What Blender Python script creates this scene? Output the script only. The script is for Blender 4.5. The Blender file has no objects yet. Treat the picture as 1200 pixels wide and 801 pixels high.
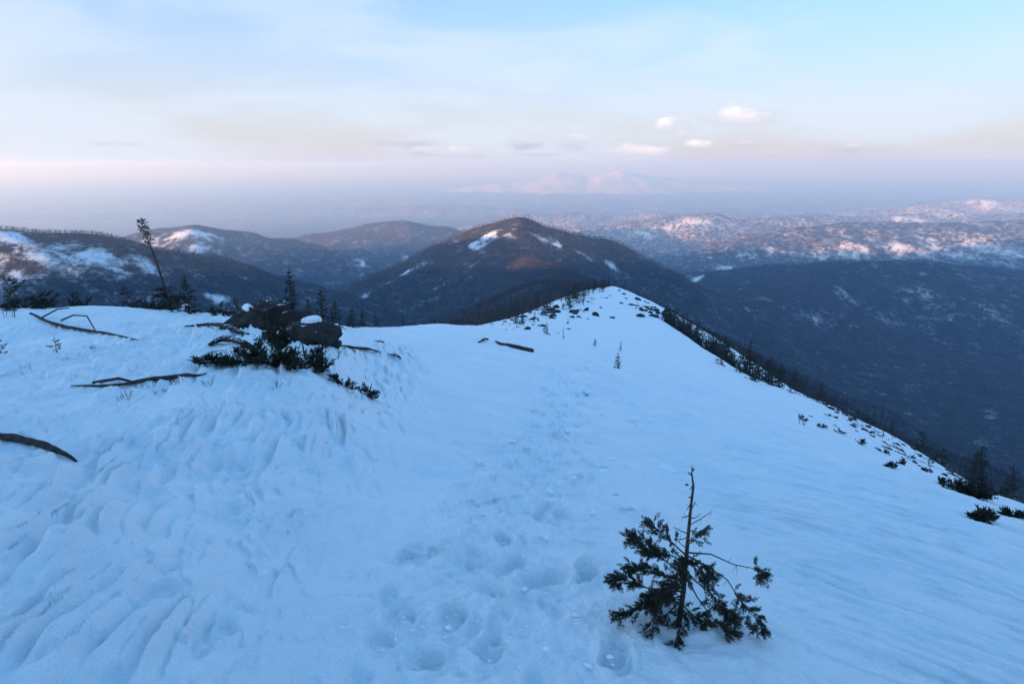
import bpy, math, random
import numpy as np

# ------------------------------------------------------------------ camera, sky, sun, exposure
SC = bpy.context.scene
COL = SC.collection
FPX, PITCH, EYE = 740.0, math.radians(15.7), 1.7
SUN_AZ = math.atan2(-0.79, -0.61)          # compass direction of the sun (x, y), behind and to one side
SUN_EL = math.radians(4.6)

cam_d = bpy.data.cameras.new('camera')
cam_d.sensor_width = 36.0
cam_d.lens = FPX / 1200.0 * 36.0
cam_d.clip_start = 0.05
cam_d.clip_end = 200000.0
CAM = bpy.data.objects.new('camera', cam_d)
COL.objects.link(CAM)
CAM.location = (0, 0, EYE)
CAM.rotation_euler = (math.pi / 2 - PITCH, 0, 0)
SC.camera = CAM

sx, sy = math.sin(SUN_AZ), math.cos(SUN_AZ)
sun_d = bpy.data.lights.new('sun', 'SUN')
sun_d.energy = 4.8
sun_d.angle = math.radians(0.6)
sun_d.color = (1.0, 0.58, 0.34)
SUN = bpy.data.objects.new('sun', sun_d)
COL.objects.link(SUN)
from mathutils import Vector
SUN.rotation_euler = Vector((sx * math.cos(SUN_EL), sy * math.cos(SUN_EL), math.sin(SUN_EL))).to_track_quat('Z', 'Y').to_euler()

W = bpy.data.worlds.new('World')
SC.world = W
W.use_nodes = True
wn, wl = W.node_tree.nodes, W.node_tree.links
wn.clear()


def nd(nodes, typ, **kw):
    n = nodes.new(typ)
    for k, v in kw.items():
        if k.startswith('i_'):
            n.inputs[k[2:].replace('_', ' ')].default_value = v
        else:
            setattr(n, k, v)
    return n


sky = nd(wn, 'ShaderNodeTexSky', sky_type='NISHITA')
sky.sun_disc = False
sky.sun_elevation = SUN_EL
sky.sun_rotation = SUN_AZ                   # 0 = +Y, turning towards +X
sky.altitude = 1200
sky.air_density = 1.0
sky.dust_density = 6.5
sky.ozone_density = 4.0
bg = nd(wn, 'ShaderNodeBackground')
bg.inputs['Strength'].default_value = 0.15
wo = nd(wn, 'ShaderNodeOutputWorld')
tc = nd(wn, 'ShaderNodeTexCoord')


def wmath(op, a, b=None, clamp=False):
    n = nd(wn, 'ShaderNodeMath', operation=op, use_clamp=clamp)
    for i, v in enumerate((a, b)):
        if v is None:
            continue
        if isinstance(v, (int, float)):
            n.inputs[i].default_value = v
        else:
            wl.new(v, n.inputs[i])
    return n.outputs[0]


def wmix(fac, a, b):
    n = nd(wn, 'ShaderNodeMix', data_type='RGBA')
    if isinstance(fac, (int, float)):
        n.inputs['Factor'].default_value = fac
    else:
        wl.new(fac, n.inputs['Factor'])
    for s, v in (('A', a), ('B', b)):
        i = [q for q in n.inputs if q.name == s and q.type == 'RGBA'][0]
        if isinstance(v, tuple):
            i.default_value = v
        else:
            wl.new(v, i)
    return [q for q in n.outputs if q.type == 'RGBA'][0]


def wramp(v, lo, hi, olo=0.0, ohi=1.0):
    n = nd(wn, 'ShaderNodeMapRange', interpolation_type='SMOOTHSTEP')
    wl.new(v, n.inputs['Value'])
    for k, q in (('From Min', lo), ('From Max', hi), ('To Min', olo), ('To Max', ohi)):
        n.inputs[k].default_value = q
    return n.outputs[0]


# thin high cloud: soft streaks all round the sky, thickening towards the horizon
sep = nd(wn, 'ShaderNodeSeparateXYZ')
wl.new(tc.outputs['Generated'], sep.inputs[0])
el = sep.outputs['Z']
mp = nd(wn, 'ShaderNodeMapping')
mp.inputs['Scale'].default_value = (1.6, 1.6, 7.0)
mp.inputs['Rotation'].default_value = (0.12, -0.18, 0.4)
wl.new(tc.outputs['Generated'], mp.inputs['Vector'])
cir = nd(wn, 'ShaderNodeTexNoise', i_Scale=1.9, i_Detail=5.0, i_Roughness=0.5, i_Distortion=0.3)
wl.new(mp.outputs[0], cir.inputs['Vector'])
streak = wmath('MULTIPLY', wramp(cir.outputs['Fac'], 0.40, 0.62), wramp(el, 0.40, 0.0, 0.15, 0.7))
# tint added over the sky to brighten and blue the snow, creamier near horizon
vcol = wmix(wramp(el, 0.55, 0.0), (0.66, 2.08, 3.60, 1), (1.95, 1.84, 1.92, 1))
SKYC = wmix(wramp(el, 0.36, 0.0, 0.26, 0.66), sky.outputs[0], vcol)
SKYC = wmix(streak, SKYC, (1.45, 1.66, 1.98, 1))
CLOUD_SLOT = SKYC
# small cumulus far off along the haze top, each one a soft lump in its own direction
clouds = [  # azimuth deg, elevation deg, half width, half height, brightness
    (-9.6, 1.75, 3.2, 0.6, 0.0), (-4.4, 0.95, 3.0, 0.65, 0.4), (-7.2, 1.0, 2.2, 0.5, 0.1), (1.2, 1.65, 2.1, 0.65, 0.0),
    (5.0, 1.85, 2.0, 0.95, 0.25), (10.3, 1.05, 4.2, 0.8, 0.6), (13.9, 3.05, 2.2, 1.0, 0.7),
    (18.4, 3.75, 4.2, 1.0, 0.6), (15.8, 1.5, 1.4, 0.55, 0.6), (19.4, 1.6, 1.5, 0.5, 0.3), (2.6, 0.9, 2.4, 0.3, 0.2), (27.5, 1.2, 2.2, 0.4, 0.2),
    (-31.0, 1.5, 2.0, 0.3, 0.2), (44.0, 1.7, 3.0, 0.5, 0.5), (-62.0, 2.0, 3.0, 0.5, 0.4), (75.0, 1.4, 3.2, 0.4, 0.4)]
mp2 = nd(wn, 'ShaderNodeMapping')
mp2.inputs['Scale'].default_value = (1, 1, 2.0)
wl.new(tc.outputs['Generated'], mp2.inputs['Vector'])
cn = nd(wn, 'ShaderNodeTexNoise', i_Scale=24.0, i_Detail=7.0, i_Roughness=0.6)
wl.new(mp2.outputs[0], cn.inputs['Vector'])
nz = wmath('SUBTRACT', cn.outputs['Fac'], 0.5)
dens_t = lit_t = None
for az, e, rx, ry, br in clouds:
    a, e = math.radians(az), math.radians(e)
    d = Vector((math.sin(a) * math.cos(e), math.cos(a) * math.cos(e), math.sin(e)))
    r = Vector((math.cos(a), -math.sin(a), 0))
    u = d.cross(r)
    dr = nd(wn, 'ShaderNodeVectorMath', operation='DOT_PRODUCT'); wl.new(tc.outputs['Generated'], dr.inputs[0]); dr.inputs[1].default_value = r
    dz = wmath('SUBTRACT', el, math.sin(e))
    qx = wmath('DIVIDE', dr.outputs['Value'], math.radians(rx))
    qz = wmath('DIVIDE', dz, math.radians(ry))
    q = wmath('ADD', wmath('MULTIPLY', qx, qx), wmath('MULTIPLY', qz, qz))
    fd = nd(wn, 'ShaderNodeVectorMath', operation='DOT_PRODUCT'); wl.new(tc.outputs['Generated'], fd.inputs[0]); fd.inputs[1].default_value = d
    m = wmath('SUBTRACT', 1.0, q)
    m = wmath('MINIMUM', m, wmath('MULTIPLY', wmath('SUBTRACT', fd.outputs['Value'], 0.5), 10.0))
    m = wmath('MAXIMUM', m, -1.0)
    mm = wramp(wmath('ADD', m, wmath('MULTIPLY', nz, 4.2)), -0.15, 1.35)
    lt = wmath('MULTIPLY', mm, wmath('ADD', wmath('MULTIPLY', wramp(qz, -0.6, 0.9), 0.75), br - 0.25), True)
    dens_t = mm if dens_t is None else wmath('MAXIMUM', dens_t, mm)
    lit_t = lt if lit_t is None else wmath('MAXIMUM', lit_t, lt)
ccol = wmix(lit_t, (1.1, 1.15, 1.4, 1), (2.35, 2.15, 2.2, 1))
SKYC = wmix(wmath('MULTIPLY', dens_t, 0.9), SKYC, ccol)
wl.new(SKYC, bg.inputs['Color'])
wl.new(bg.outputs[0], wo.inputs['Surface'])

SC.view_settings.view_transform = 'Standard'
SC.view_settings.look = 'None'
SC.view_settings.exposure = 1.85
SC.view_settings.gamma = 1.0
SC.cycles.use_denoising = True
SC.cycles.max_bounces = 6
SC.cycles.diffuse_bounces = 2
SC.cycles.volume_bounces = 4
SC.cycles.transparent_max_bounces = 4
SC.cycles.caustics_reflective = False
SC.cycles.caustics_refractive = False

# ------------------------------------------------------------------ numbers: noise, projection, terrain
CP, SP = math.cos(PITCH), math.sin(PITCH)


def ray(px, py):
    u, v = (px - 600.0) / FPX, (400.5 - py) / FPX
    return np.array([u, CP + v * SP, v * CP - SP])


def P(px, py, y):
    d = ray(px, py)
    return (d[0] / d[1] * y, y, EYE + d[2] / d[1] * y)


def _hash(ix, iy, seed):
    h = (ix.astype(np.int64) * 374761393 + iy.astype(np.int64) * 668265263 + seed * 974634533) & 0xFFFFFFFF
    h = ((h ^ (h >> 13)) * 1274126177) & 0xFFFFFFFF
    return (h ^ (h >> 16)) & 0xFFFF


_A = np.arange(65536) / 65536.0 * 2 * np.pi
_GX, _GY = np.cos(_A), np.sin(_A)


def perlin(x, y, seed=0):
    x = np.asarray(x, float); y = np.asarray(y, float)
    fx0 = np.floor(x); fy0 = np.floor(y)
    ix, iy = fx0.astype(np.int64), fy0.astype(np.int64)
    fx, fy = x - fx0, y - fy0
    sxx = fx * fx * fx * (fx * (fx * 6 - 15) + 10)
    syy = fy * fy * fy * (fy * (fy * 6 - 15) + 10)

    def g(dx, dy):
        h = _hash(ix + dx, iy + dy, seed)
        return _GX[h] * (fx - dx) + _GY[h] * (fy - dy)
    a = g(0, 0) * (1 - sxx) + g(1, 0) * sxx
    b = g(0, 1) * (1 - sxx) + g(1, 1) * sxx
    return (a * (1 - syy) + b * syy) * 1.45


def fbm(x, y, seed=0, oct=4, gain=0.5, lac=2.03):
    s, a, t = 0.0, 1.0, 0.0
    for o in range(oct):
        s = s + a * perlin(x * lac ** o + 17.3 * o, y * lac ** o - 9.1 * o, seed + o)
        t += a
        a *= gain
    return s / t


def sstep(v, a, b):
    t = np.clip((v - a) / (b - a), 0, 1)
    return t * t * (3 - 2 * t)


class Pchip:
    def __init__(s, xs, ys):
        x, y = np.array(xs, float), np.array(ys, float)
        h = np.diff(x); d = np.diff(y) / h
        m = np.zeros_like(x)
        m[0], m[-1] = d[0], d[-1]
        for i in range(1, len(x) - 1):
            if d[i - 1] * d[i] > 0:
                w1, w2 = 2 * h[i] + h[i - 1], h[i] + 2 * h[i - 1]
                m[i] = (w1 + w2) / (w1 / d[i - 1] + w2 / d[i])
        s.x, s.y, s.m, s.h = x, y, m, h

    def __call__(s, v):
        v = np.clip(v, s.x[0], s.x[-1])
        i = np.clip(np.searchsorted(s.x, v) - 1, 0, len(s.x) - 2)
        h = s.h[i]; t = (v - s.x[i]) / h
        return ((1 + 2 * t) * (1 - t) ** 2 * s.y[i] + t * (1 - t) ** 2 * h * s.m[i]
                + t * t * (3 - 2 * t) * s.y[i + 1] + t * t * (t - 1) * h * s.m[i + 1])


# cross sections of the ridge we stand on: y, crest edge (x, z), middle (x, z), lower shoulder (x, z)
SEC = [(-6000, -90, -2500, 0, -2500, 90, -2500), (-1500, -90, -300, 0, -300, 90, -320), (-400, -90, 12, 0, 12, 90, -5), (-120, -95, 11, 0, 9.5, 60, 3), (-50, -95, 9.0, 0, 4.2, 26, 0),
       (-20, -70, 6.0, 0, 2.0, 17, -1.0), (0, -48, 3.2, 0, 0, 14, -3.2), (5, -35, 1.0, .5, -1.25, 15, -4.8), (10, -22, -.9, 1, -2.55, 17, -7.0),
       (18, -11.5, -2.35, 1.8, -4.5, 19, -9.9), (25, -8.0, -4.6, 2.7, -6.2, 22, -12.7), (38, -5.6, -7.9, 4.4, -9.4, 28, -17.5),
       (60, -3.3, -13.6, 7.5, -14.8, 35, -23.2), (90, 2, -19.9, 12, -20.9, 38, -28.8), (115, 7, -24.4, 16, -25.5, 40, -31.4),
       (160, 19.5, -31.2, 24, -31.6, 38.5, -34.2), (200, 29, -36.7, 31.5, -36.4, 37, -37.6), (300, 46, -60, 49, -59, 54, -61),
       (450, 52, -95, 60, -93, 70, -95), (800, 40, -150, 60, -148, 80, -150), (1500, 40, -330, 60, -330, 80, -330), (2600, 40, -900, 60, -900, 80, -900), (6000, 40, -2500, 60, -2500, 80, -2500)]
SEC = np.array(SEC, float)
FXL, FZL, FXC, FZC, FXR, FZR = [Pchip(SEC[:, 0], SEC[:, k]) for k in range(1, 7)]


def ridge(x, y):
    xl, zl, xc, zc, xr, zr = FXL(y), FZL(y), FXC(y), FZC(y), FXR(y), FZR(y)
    hL, hR = xc - xl, xr - xc
    dL, dR = (zc - zl) / hL, (zr - zc) / hR
    mC = np.where(dL * dR > 0, 2 * dL * dR / (dL + dR + 1e-9), 0.0)
    mL, mR = 0.3 * dL, 1.25 * dR

    def herm(t, h, y0, y1, m0, m1):
        return ((1 + 2 * t) * (1 - t) ** 2 * y0 + t * (1 - t) ** 2 * h * m0 + t * t * (3 - 2 * t) * y1 + t * t * (t - 1) * h * m1)
    tl = np.clip((x - xl) / hL, 0, 1); tr = np.clip((x - xc) / hR, 0, 1)
    z = np.where(x < xc, herm(tl, hL, zl, zc, mL, mC), herm(tr, hR, zc, zr, mC, mR))
    d = np.maximum(xl - x, 0)
    wl_ = 2.5 + 0.04 * np.abs(y)
    z = z - 0.50 * (np.sqrt(d * d + wl_ * wl_) - wl_)
    d = np.maximum(x - xr, 0)
    z = z + np.where(d > 0, mR * d + np.minimum(-0.72 - mR, -0.2) * (np.sqrt(d * d + 16) - 4), 0)
    # wooded trough between the open snow and the outer rib
    g = sstep(y, 62, 84) * (1 - sstep(y, 140, 165))
    z = z - g * 2.6 * np.exp(-((x - (xc + 0.80 * hR)) / 3.0) ** 2) + g * 0.9 * np.exp(-((x - (xc + 0.62 * hR)) / 3.5) ** 2)
    # rock knoll and the drift behind it
    z = z + 0.55 * np.exp(-(((x + 5.0) / 2.6) ** 2 + ((y - 14.6) / 2.2) ** 2))
    # drift: a tail of snow running from the knoll towards the viewer with a soft edge on its lower side
    s = np.clip((14.2 - y) / 11.0, 0, 1)
    cx = -4.2 + 2.3 * s
    q = x - cx
    tail = np.where(q < 0, np.exp(-(q / 4.5) ** 2), np.exp(-(q / 0.8) ** 2))
    z = z + 0.80 * tail * np.exp(-((y - 10.5) / 3.6) ** 2) * sstep(y, 2.5, 7.0)
    return z


def crest(pts, slope, r0, x, y, pw=1.0, cliff=None):
    best = np.full(np.shape(x), -1e9)
    for (ax, ay, az), (bx, by, bz) in zip(pts[:-1], pts[1:]):
        vx, vy = bx - ax, by - ay
        t = np.clip(((x - ax) * vx + (y - ay) * vy) / (vx * vx + vy * vy), 0, 1)
        d = np.hypot(x - ax - t * vx, y - ay - t * vy)
        best = np.maximum(best, az + (bz - az) * t - slope * (np.sqrt(d * d + r0 * r0) - r0))
    return best


def PX(lst):
    return [P(*a) for a in lst]


HILLS = [  # name, crest polyline, slope, rounding, gully scale
    ('wooded_peak', [(-420, 1760, -330)] + PX([(500, 312, 1650), (560, 277, 1620), (590, 259, 1600), (612, 257, 1600), (645, 266, 1620), (690, 281, 1640), (760, 318, 1700), (850, 362, 1780)]) + [(900, 2000, -440)], 0.50, 45, 210),
    ('peak_spur', PX([(606, 258, 1598), (600, 290, 1450), (640, 318, 1200), (690, 335, 850)]) + [(60, 450, -93)], 0.50, 30, 160),
    ('side_hill', [(-2300, 300, -85), (-1700, 760, -112), (-1080, 900, -116), (-900, 935, -104)] + PX([(0, 268, 950), (80, 275, 980), (160, 293, 1030), (240, 315, 1080), (330, 338, 1150), (420, 362, 1250)]) + [(-200, 1350, -380)], 0.42, 60, 170),
    ('sunlit_hill', PX([(-60, 300, 2700), (140, 286, 2900), (190, 268, 3000), (225, 264, 3050), (290, 276, 3100), (360, 290, 3150), (430, 305, 3000), (480, 330, 2700)]), 0.36, 110, 380),
    ('rounded_hill', PX([(340, 290, 4600), (400, 269, 4700), (440, 262, 4800), (470, 259, 4800), (510, 270, 4850), (560, 285, 4900), (620, 300, 4800)]), 0.34, 160, 420),
    ('shaded_hill', PX([(800, 326, 2350), (850, 319, 2350), (930, 312, 2300), (1000, 307, 2300), (1080, 305, 2300), (1140, 312, 2350), (1210, 320, 2400), (1400, 330, 2500)]), 0.36, 120, 260),
    ('shaded_hill_flank', PX([(980, 308, 2300), (940, 330, 2000), (870, 352, 1750)]), 0.40, 60, 200),
    ('snow_patched_hill', PX([(780, 300, 4300), (860, 288, 4300), (900, 272, 4500), (950, 265, 4600), (1000, 262, 4600), (1100, 262, 4600), (1200, 257, 4700), (1400, 250, 4800)]), 0.36, 160, 330),
    ('folded_ridge', PX([(660, 272, 6600), (720, 262, 6700), (780, 254, 6800), (830, 250, 6800), (870, 257, 6800), (930, 252, 6900), (1000, 253, 7000), (1100, 250, 7000), (1250, 250, 7000)]), 0.36, 150, 420),
    ('high_ridge', PX([(620, 249, 9500), (700, 252, 9500), (780, 249, 9600), (850, 250, 9600), (960, 250, 9800), (1030, 245, 9800), (1080, 238, 9800), (1150, 232, 9800), (1200, 233, 9800), (1400, 236, 9800)]), 0.34, 250, 600),
    ('far_peak', PX([(430, 230, 26000), (540, 220, 26000), (620, 211, 26000), (655, 203, 26000), (690, 207, 26200), (728, 199, 26000), (760, 206, 26200), (830, 214, 26500), (950, 226, 26500)]), 0.34, 200, 900),
    ('low_far_hill', PX([(380, 250, 14000), (450, 243, 14000), (520, 240, 14000), (600, 244, 14000)]), 0.25, 300, 700),
    ('shade_ridge', [(-120, -60, 11), (-600, -260, 12.4), (-1500, -220, 12.4), (-1850, -150, -8), (-2300, 300, -40), (-3200, 900, -90)], 0.46, 60, 200),  # unseen ridge added to keep the near hills and valley in shade
    ('shade_spur', [(-160, -20, 6), (-260, 60, -4), (-380, 170, -20), (-480, 260, -60)], 0.46, 30, 120),  # unseen spur added to block the sun from trees past the ridge end
    ('back_ridge', [(0, -120, 12), (150, -500, 12.3), (600, -1200, 11), (1500, -1800, -60)], 0.46, 60, 200),
]
VALLEY = Pchip([0, 2000, 3500, 5500, 9000, 15000, 80000], [-480, -490, -640, -800, -950, -1050, -1060])


def smax(a, b, k):
    d = a - b
    return np.maximum(a, b) + k * np.log1p(np.exp(-np.abs(d) / k))


def layers(x, y):
    r = np.hypot(x, y)
    out = []
    fade = sstep(r, 60, 700)
    n1 = fbm(x / 900, y / 900, 5, 4)
    X, Y, FD = x, y, fade
    for i, (nm, pts, sl, r0, gs) in enumerate(HILLS):
        sel = crest(pts, sl, r0, X, Y) > VALLEY(r) - 80 - 0.2 * gs
        full = np.full(np.shape(X), -2000.0)
        out.append(full)
        if not sel.any():
            continue
        x, y, fade = X[sel], Y[sel], FD[sel]
        g = fbm(x / gs, y / gs, 40 + 7 * i, 5, 0.5)
        wx = x + gs * 0.22 * perlin(x / (gs * .8), y / (gs * .8), 90 + i)
        wy = y + gs * 0.22 * perlin(x / (gs * .8) + 31, y / (gs * .8), 91 + i)
        h0 = crest(pts, sl, r0, wx * fade + x * (1 - fade), wy * fade + y * (1 - fade))
        top = max(p[2] for p in pts)
        depth = np.clip((top - h0) / 120.0, 0, 1)
        h = h0 + depth * gs * (0.14 if nm in ('snow_patched_hill', 'folded_ridge', 'high_ridge', 'sunlit_hill', 'rounded_hill') else 0.095) * g + gs * 0.010 * g
        if nm in ('shade_ridge', 'back_ridge', 'side_hill'):
            h = np.minimum(h, 12.5)
        full[sel] = h
    x, y = X, Y
    out.append(VALLEY(r) + 45 * n1 + 12 * fbm(x / 200, y / 200, 8, 3))
    return out


def base_height(x, y):
    """whole land, without the fine snow relief"""
    rz = ridge(x, y)
    r = np.hypot(x, y)
    rz = rz + sstep(r, 40, 140) * 1.1 * fbm(x / 35, y / 35, 3, 4) * (1 - 0.75 * np.exp(-((y - 130) / 110.) ** 2) * (np.abs(x - FXC(y)) < 40))
    rz = rz + sstep(r, 120, 500) * 14 * fbm(x / 160, y / 160, 4, 4)
    return rz


def land(x, y):
    """height only; close to the viewer nothing but the ridge matters"""
    x = np.asarray(x, float); y = np.asarray(y, float)
    z = base_height(x, y)
    far = np.hypot(x, y) > 110
    if far.any():
        z[far] = height_far(x[far], y[far])[0]
    return z


def height_far(x, y):
    ls = layers(x, y)
    rz = base_height(x, y)
    z = ls[0]
    for l in ls[1:]:
        z = smax(z, l, 9.0)
    k = 6.0
    return np.where(np.hypot(x, y) < 130, rz, smax(z, rz, k)), ls, rz


def small_relief(x, y):
    r = np.hypot(x, y)
    f = 1 - sstep(r, 40, 160)
    z = f * (0.28 * fbm(x / 9.0, y / 9.0, 11, 3) + 0.10 * fbm(x / 2.6, y / 2.6, 12, 3)) * sstep(r, 0.5, 4)
    # wind-carved ridges on the upper side of the drift: short steep front, long lee side
    n = (1 - sstep(r, 22, 45))
    left = 1 - sstep(x + 0.10 * y, -1.35, -0.25)
    c = 0.96 * x + 0.27 * y
    al = -0.27 * x + 0.96 * y
    patch = sstep(fbm(x / 1.7, y / 2.6, 25, 2), -0.40, 0.25)
    nearn = 1 - sstep(r, 13, 24)

    def saw(ph):
        f = ph - np.floor(ph)
        return np.where(f < .27, sstep(f, 0, .27), (1 - (f - .27) / .73)) ** 1.15
    wrp = perlin(x / 1.0, y / 2.0, 21)
    w2 = perlin(x / .38, y / .8, 22)
    s1 = saw(c / .62 + .6 * wrp + .12 * w2)
    s2 = saw(c / .21 + .8 * wrp + .40 * w2)
    s3 = saw(c / .105 + 1.3 * wrp + .6 * w2)
    brk = .12 + .88 * sstep(perlin(c / .26, al / .62, 23), -.18, .22)
    z = z + nearn * left * (0.050 * s1 * (.35 + .65 * patch) + 0.080 * s2 * brk * (.3 + .7 * patch) + 0.036 * s3 * brk * (.3 + .7 * patch))
    # wind crust: thin plates with crisp broken edges
    pl = fbm(c * 1.5 + .3 * w2, al * .75, 26, 4, .58)
    pl2 = fbm(c * 3.6, al * 1.7, 29, 3, .55)
    z = z + nearn * (.35 + .65 * left) * (0.024 * sstep(pl, -.02, .03) + 0.016 * sstep(pl, .20, .24) + 0.014 * sstep(pl2, .05, .10))
    # scalloped cross steps
    rp = perlin(x * 2.4 + 0.6 * y, y * 3.0 - x * .9 + 1.5 * perlin(x, y, 28), 27)
    z = z + n * (1 - sstep(r, 7, 13)) * left * patch * 0.07 * np.maximum(rp, 0)
    # long fine drift streaks on the open flank, running down across the slope
    right = sstep(x - 0.06 * y, 0.7, 2.2)
    a = math.radians(-32)
    us = x * math.cos(a) + y * math.sin(a)
    vs = -x * math.sin(a) + y * math.cos(a)
    vs = vs + 0.25 * perlin(us / 3.5, vs / 3.5, 30)
    st = fbm(us * 0.22, vs * 4.6, 31, 4, 0.66)
    st2 = perlin(us * 0.12, vs * 0.9, 33)
    z = z + n * right * (0.105 * st + 0.11 * np.abs(st2))
    mid = (1 - left) * (1 - right)
    z = z + n * mid * (0.08 * fbm(x * 1.6, y * 1.6, 35, 4, .6))
    # faint streaks on the middle ground
    far = sstep(r, 12, 30) * (1 - sstep(r, 120, 200))
    z = z + far * 0.16 * fbm(us * 0.05, vs * 0.45, 36, 3)
    return z


def height(x, y, fine=True):
    z = land(x, y)
    return z + small_relief(x, y) if fine else z


def hit(px, py, tmax=3000, fine=True):
    """where the sight line through a picture point meets the land"""
    d = ray(px, py)
    y = np.exp(np.linspace(math.log(1.2), math.log(tmax), 1500))
    x = d[0] / d[1] * y
    zr = EYE + d[2] / d[1] * y
    h = height(x, y, fine)
    k = np.nonzero(h >= zr)[0]
    i = int(k[0]) if len(k) else int(np.argmin(zr - h))
    return float(x[i]), float(y[i]), float(h[i])


def gz(x, y):
    return float(height(np.array([x], float), np.array([y], float))[0])


# ------------------------------------------------------------------ object helpers
def new_mesh(name, verts, faces, mat=None, smooth=False):
    me = bpy.data.meshes.new(name)
    me.from_pydata([tuple(map(float, v)) for v in verts], [], faces)
    if mat:
        me.materials.append(mat)
    if smooth:
        me.polygons.foreach_set('use_smooth', [True] * len(me.polygons))
    me.update()
    return me


def grid_mesh(name, X, Y, Z, mat, mask=None, attrs=None, wrap=False):
    """quads over a (rows, cols) sheet; mask picks faces"""
    nr, nc = X.shape
    idx = np.arange(nr * nc).reshape(nr, nc)
    if wrap:
        idx = np.concatenate([idx, idx[:, :1]], 1)
    q = np.stack([idx[:-1, :-1], idx[:-1, 1:], idx[1:, 1:], idx[1:, :-1]], -1).reshape(-1, 4)
    if mask is not None:
        q = q[mask.reshape(-1)]
    used = np.unique(q)
    remap = np.full(nr * nc, -1, np.int64)
    remap[used] = np.arange(len(used))
    q = remap[q].astype(np.int32)
    V = np.stack([X, Y, Z], -1).reshape(-1, 3)[used].astype(np.float32)
    me = bpy.data.meshes.new(name)
    me.vertices.add(len(V)); me.vertices.foreach_set('co', V.ravel())
    me.loops.add(q.size); me.loops.foreach_set('vertex_index', q.ravel())
    me.polygons.add(len(q)); me.polygons.foreach_set('loop_start', np.arange(0, q.size, 4, dtype=np.int32))
    me.polygons.foreach_set('use_smooth', np.ones(len(q), bool))
    for k, a in (attrs or {}).items():
        at = me.attributes.new(k, 'FLOAT', 'POINT')
        at.data.foreach_set('value', a.reshape(-1)[used].astype(np.float32))
    me.materials.append(mat)
    me.update(calc_edges=True)
    me.validate()
    return me


def link(name, data, parent=None, loc=None, rot=None, scale=None, **props):
    o = bpy.data.objects.new(name, data)
    COL.objects.link(o)
    if parent is not None:
        o.parent = parent
    if loc is not None:
        o.location = loc
    if rot is not None:
        o.rotation_euler = rot
    if scale is not None:
        o.scale = scale if hasattr(scale, '__len__') else (scale,) * 3
    for k, v in props.items():
        if v is not None:
            o[k] = v
    return o


# ------------------------------------------------------------------ materials
def mat_new(name):
    m = bpy.data.materials.new(name)
    m.use_nodes = True
    n, l = m.node_tree.nodes, m.node_tree.links
    return m, n, l, n['Principled BSDF']


def m_noise(n, l, scale, detail=4.0, rough=0.55, coord='Object', vec=None):
    t = nd(n, 'ShaderNodeTexNoise', i_Scale=scale, i_Detail=detail, i_Roughness=rough)
    if vec is None:
        c = nd(n, 'ShaderNodeTexCoord')
        vec = c.outputs[coord]
    l.new(vec, t.inputs['Vector'])
    return t.outputs['Fac']


def m_ramp(n, l, fac, stops):
    r = nd(n, 'ShaderNodeValToRGB')
    e = r.color_ramp.elements
    while len(e) < len(stops):
        e.new(0.5)
    for q, (p, c) in zip(e, stops):
        q.position = p
        q.color = (*c, 1)
    l.new(fac, r.inputs['Fac'])
    return r.outputs['Color']


def m_bump(n, l, b, h, strength, dist, prev=None):
    k = nd(n, 'ShaderNodeBump')
    k.inputs['Strength'].default_value = strength
    k.inputs['Distance'].default_value = dist
    l.new(h, k.inputs['Height'])
    if prev is not None:
        l.new(prev, k.inputs['Normal'])
    l.new(k.outputs[0], b.inputs['Normal'])
    return k.outputs[0]


def snow_material():
    m, n, l, b = mat_new('snow')
    c = nd(n, 'ShaderNodeTexCoord')
    big = m_noise(n, l, 0.8, 8, 0.62, vec=c.outputs['Object'])
    col = m_ramp(n, l, big, [(0.30, (0.74, 0.83, 0.90)), (0.50, (0.84, 0.895, 0.94)), (0.70, (0.91, 0.94, 0.965))])
    l.new(col, b.inputs['Base Color'])
    b.inputs['Roughness'].default_value = 0.5
    b.inputs['Specular IOR Level'].default_value = 0.5
    b1 = m_bump(n, l, b, m_noise(n, l, 8.0, 7, 0.68, vec=c.outputs['Object']), 0.5, 0.045)
    b2 = m_bump(n, l, b, m_noise(n, l, 32.0, 5, 0.7, vec=c.outputs['Object']), 0.6, 0.015, b1)
    m_bump(n, l, b, m_noise(n, l, 130.0, 3, 0.6, vec=c.outputs['Object']), 0.5, 0.006, b2)
    return m


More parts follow.
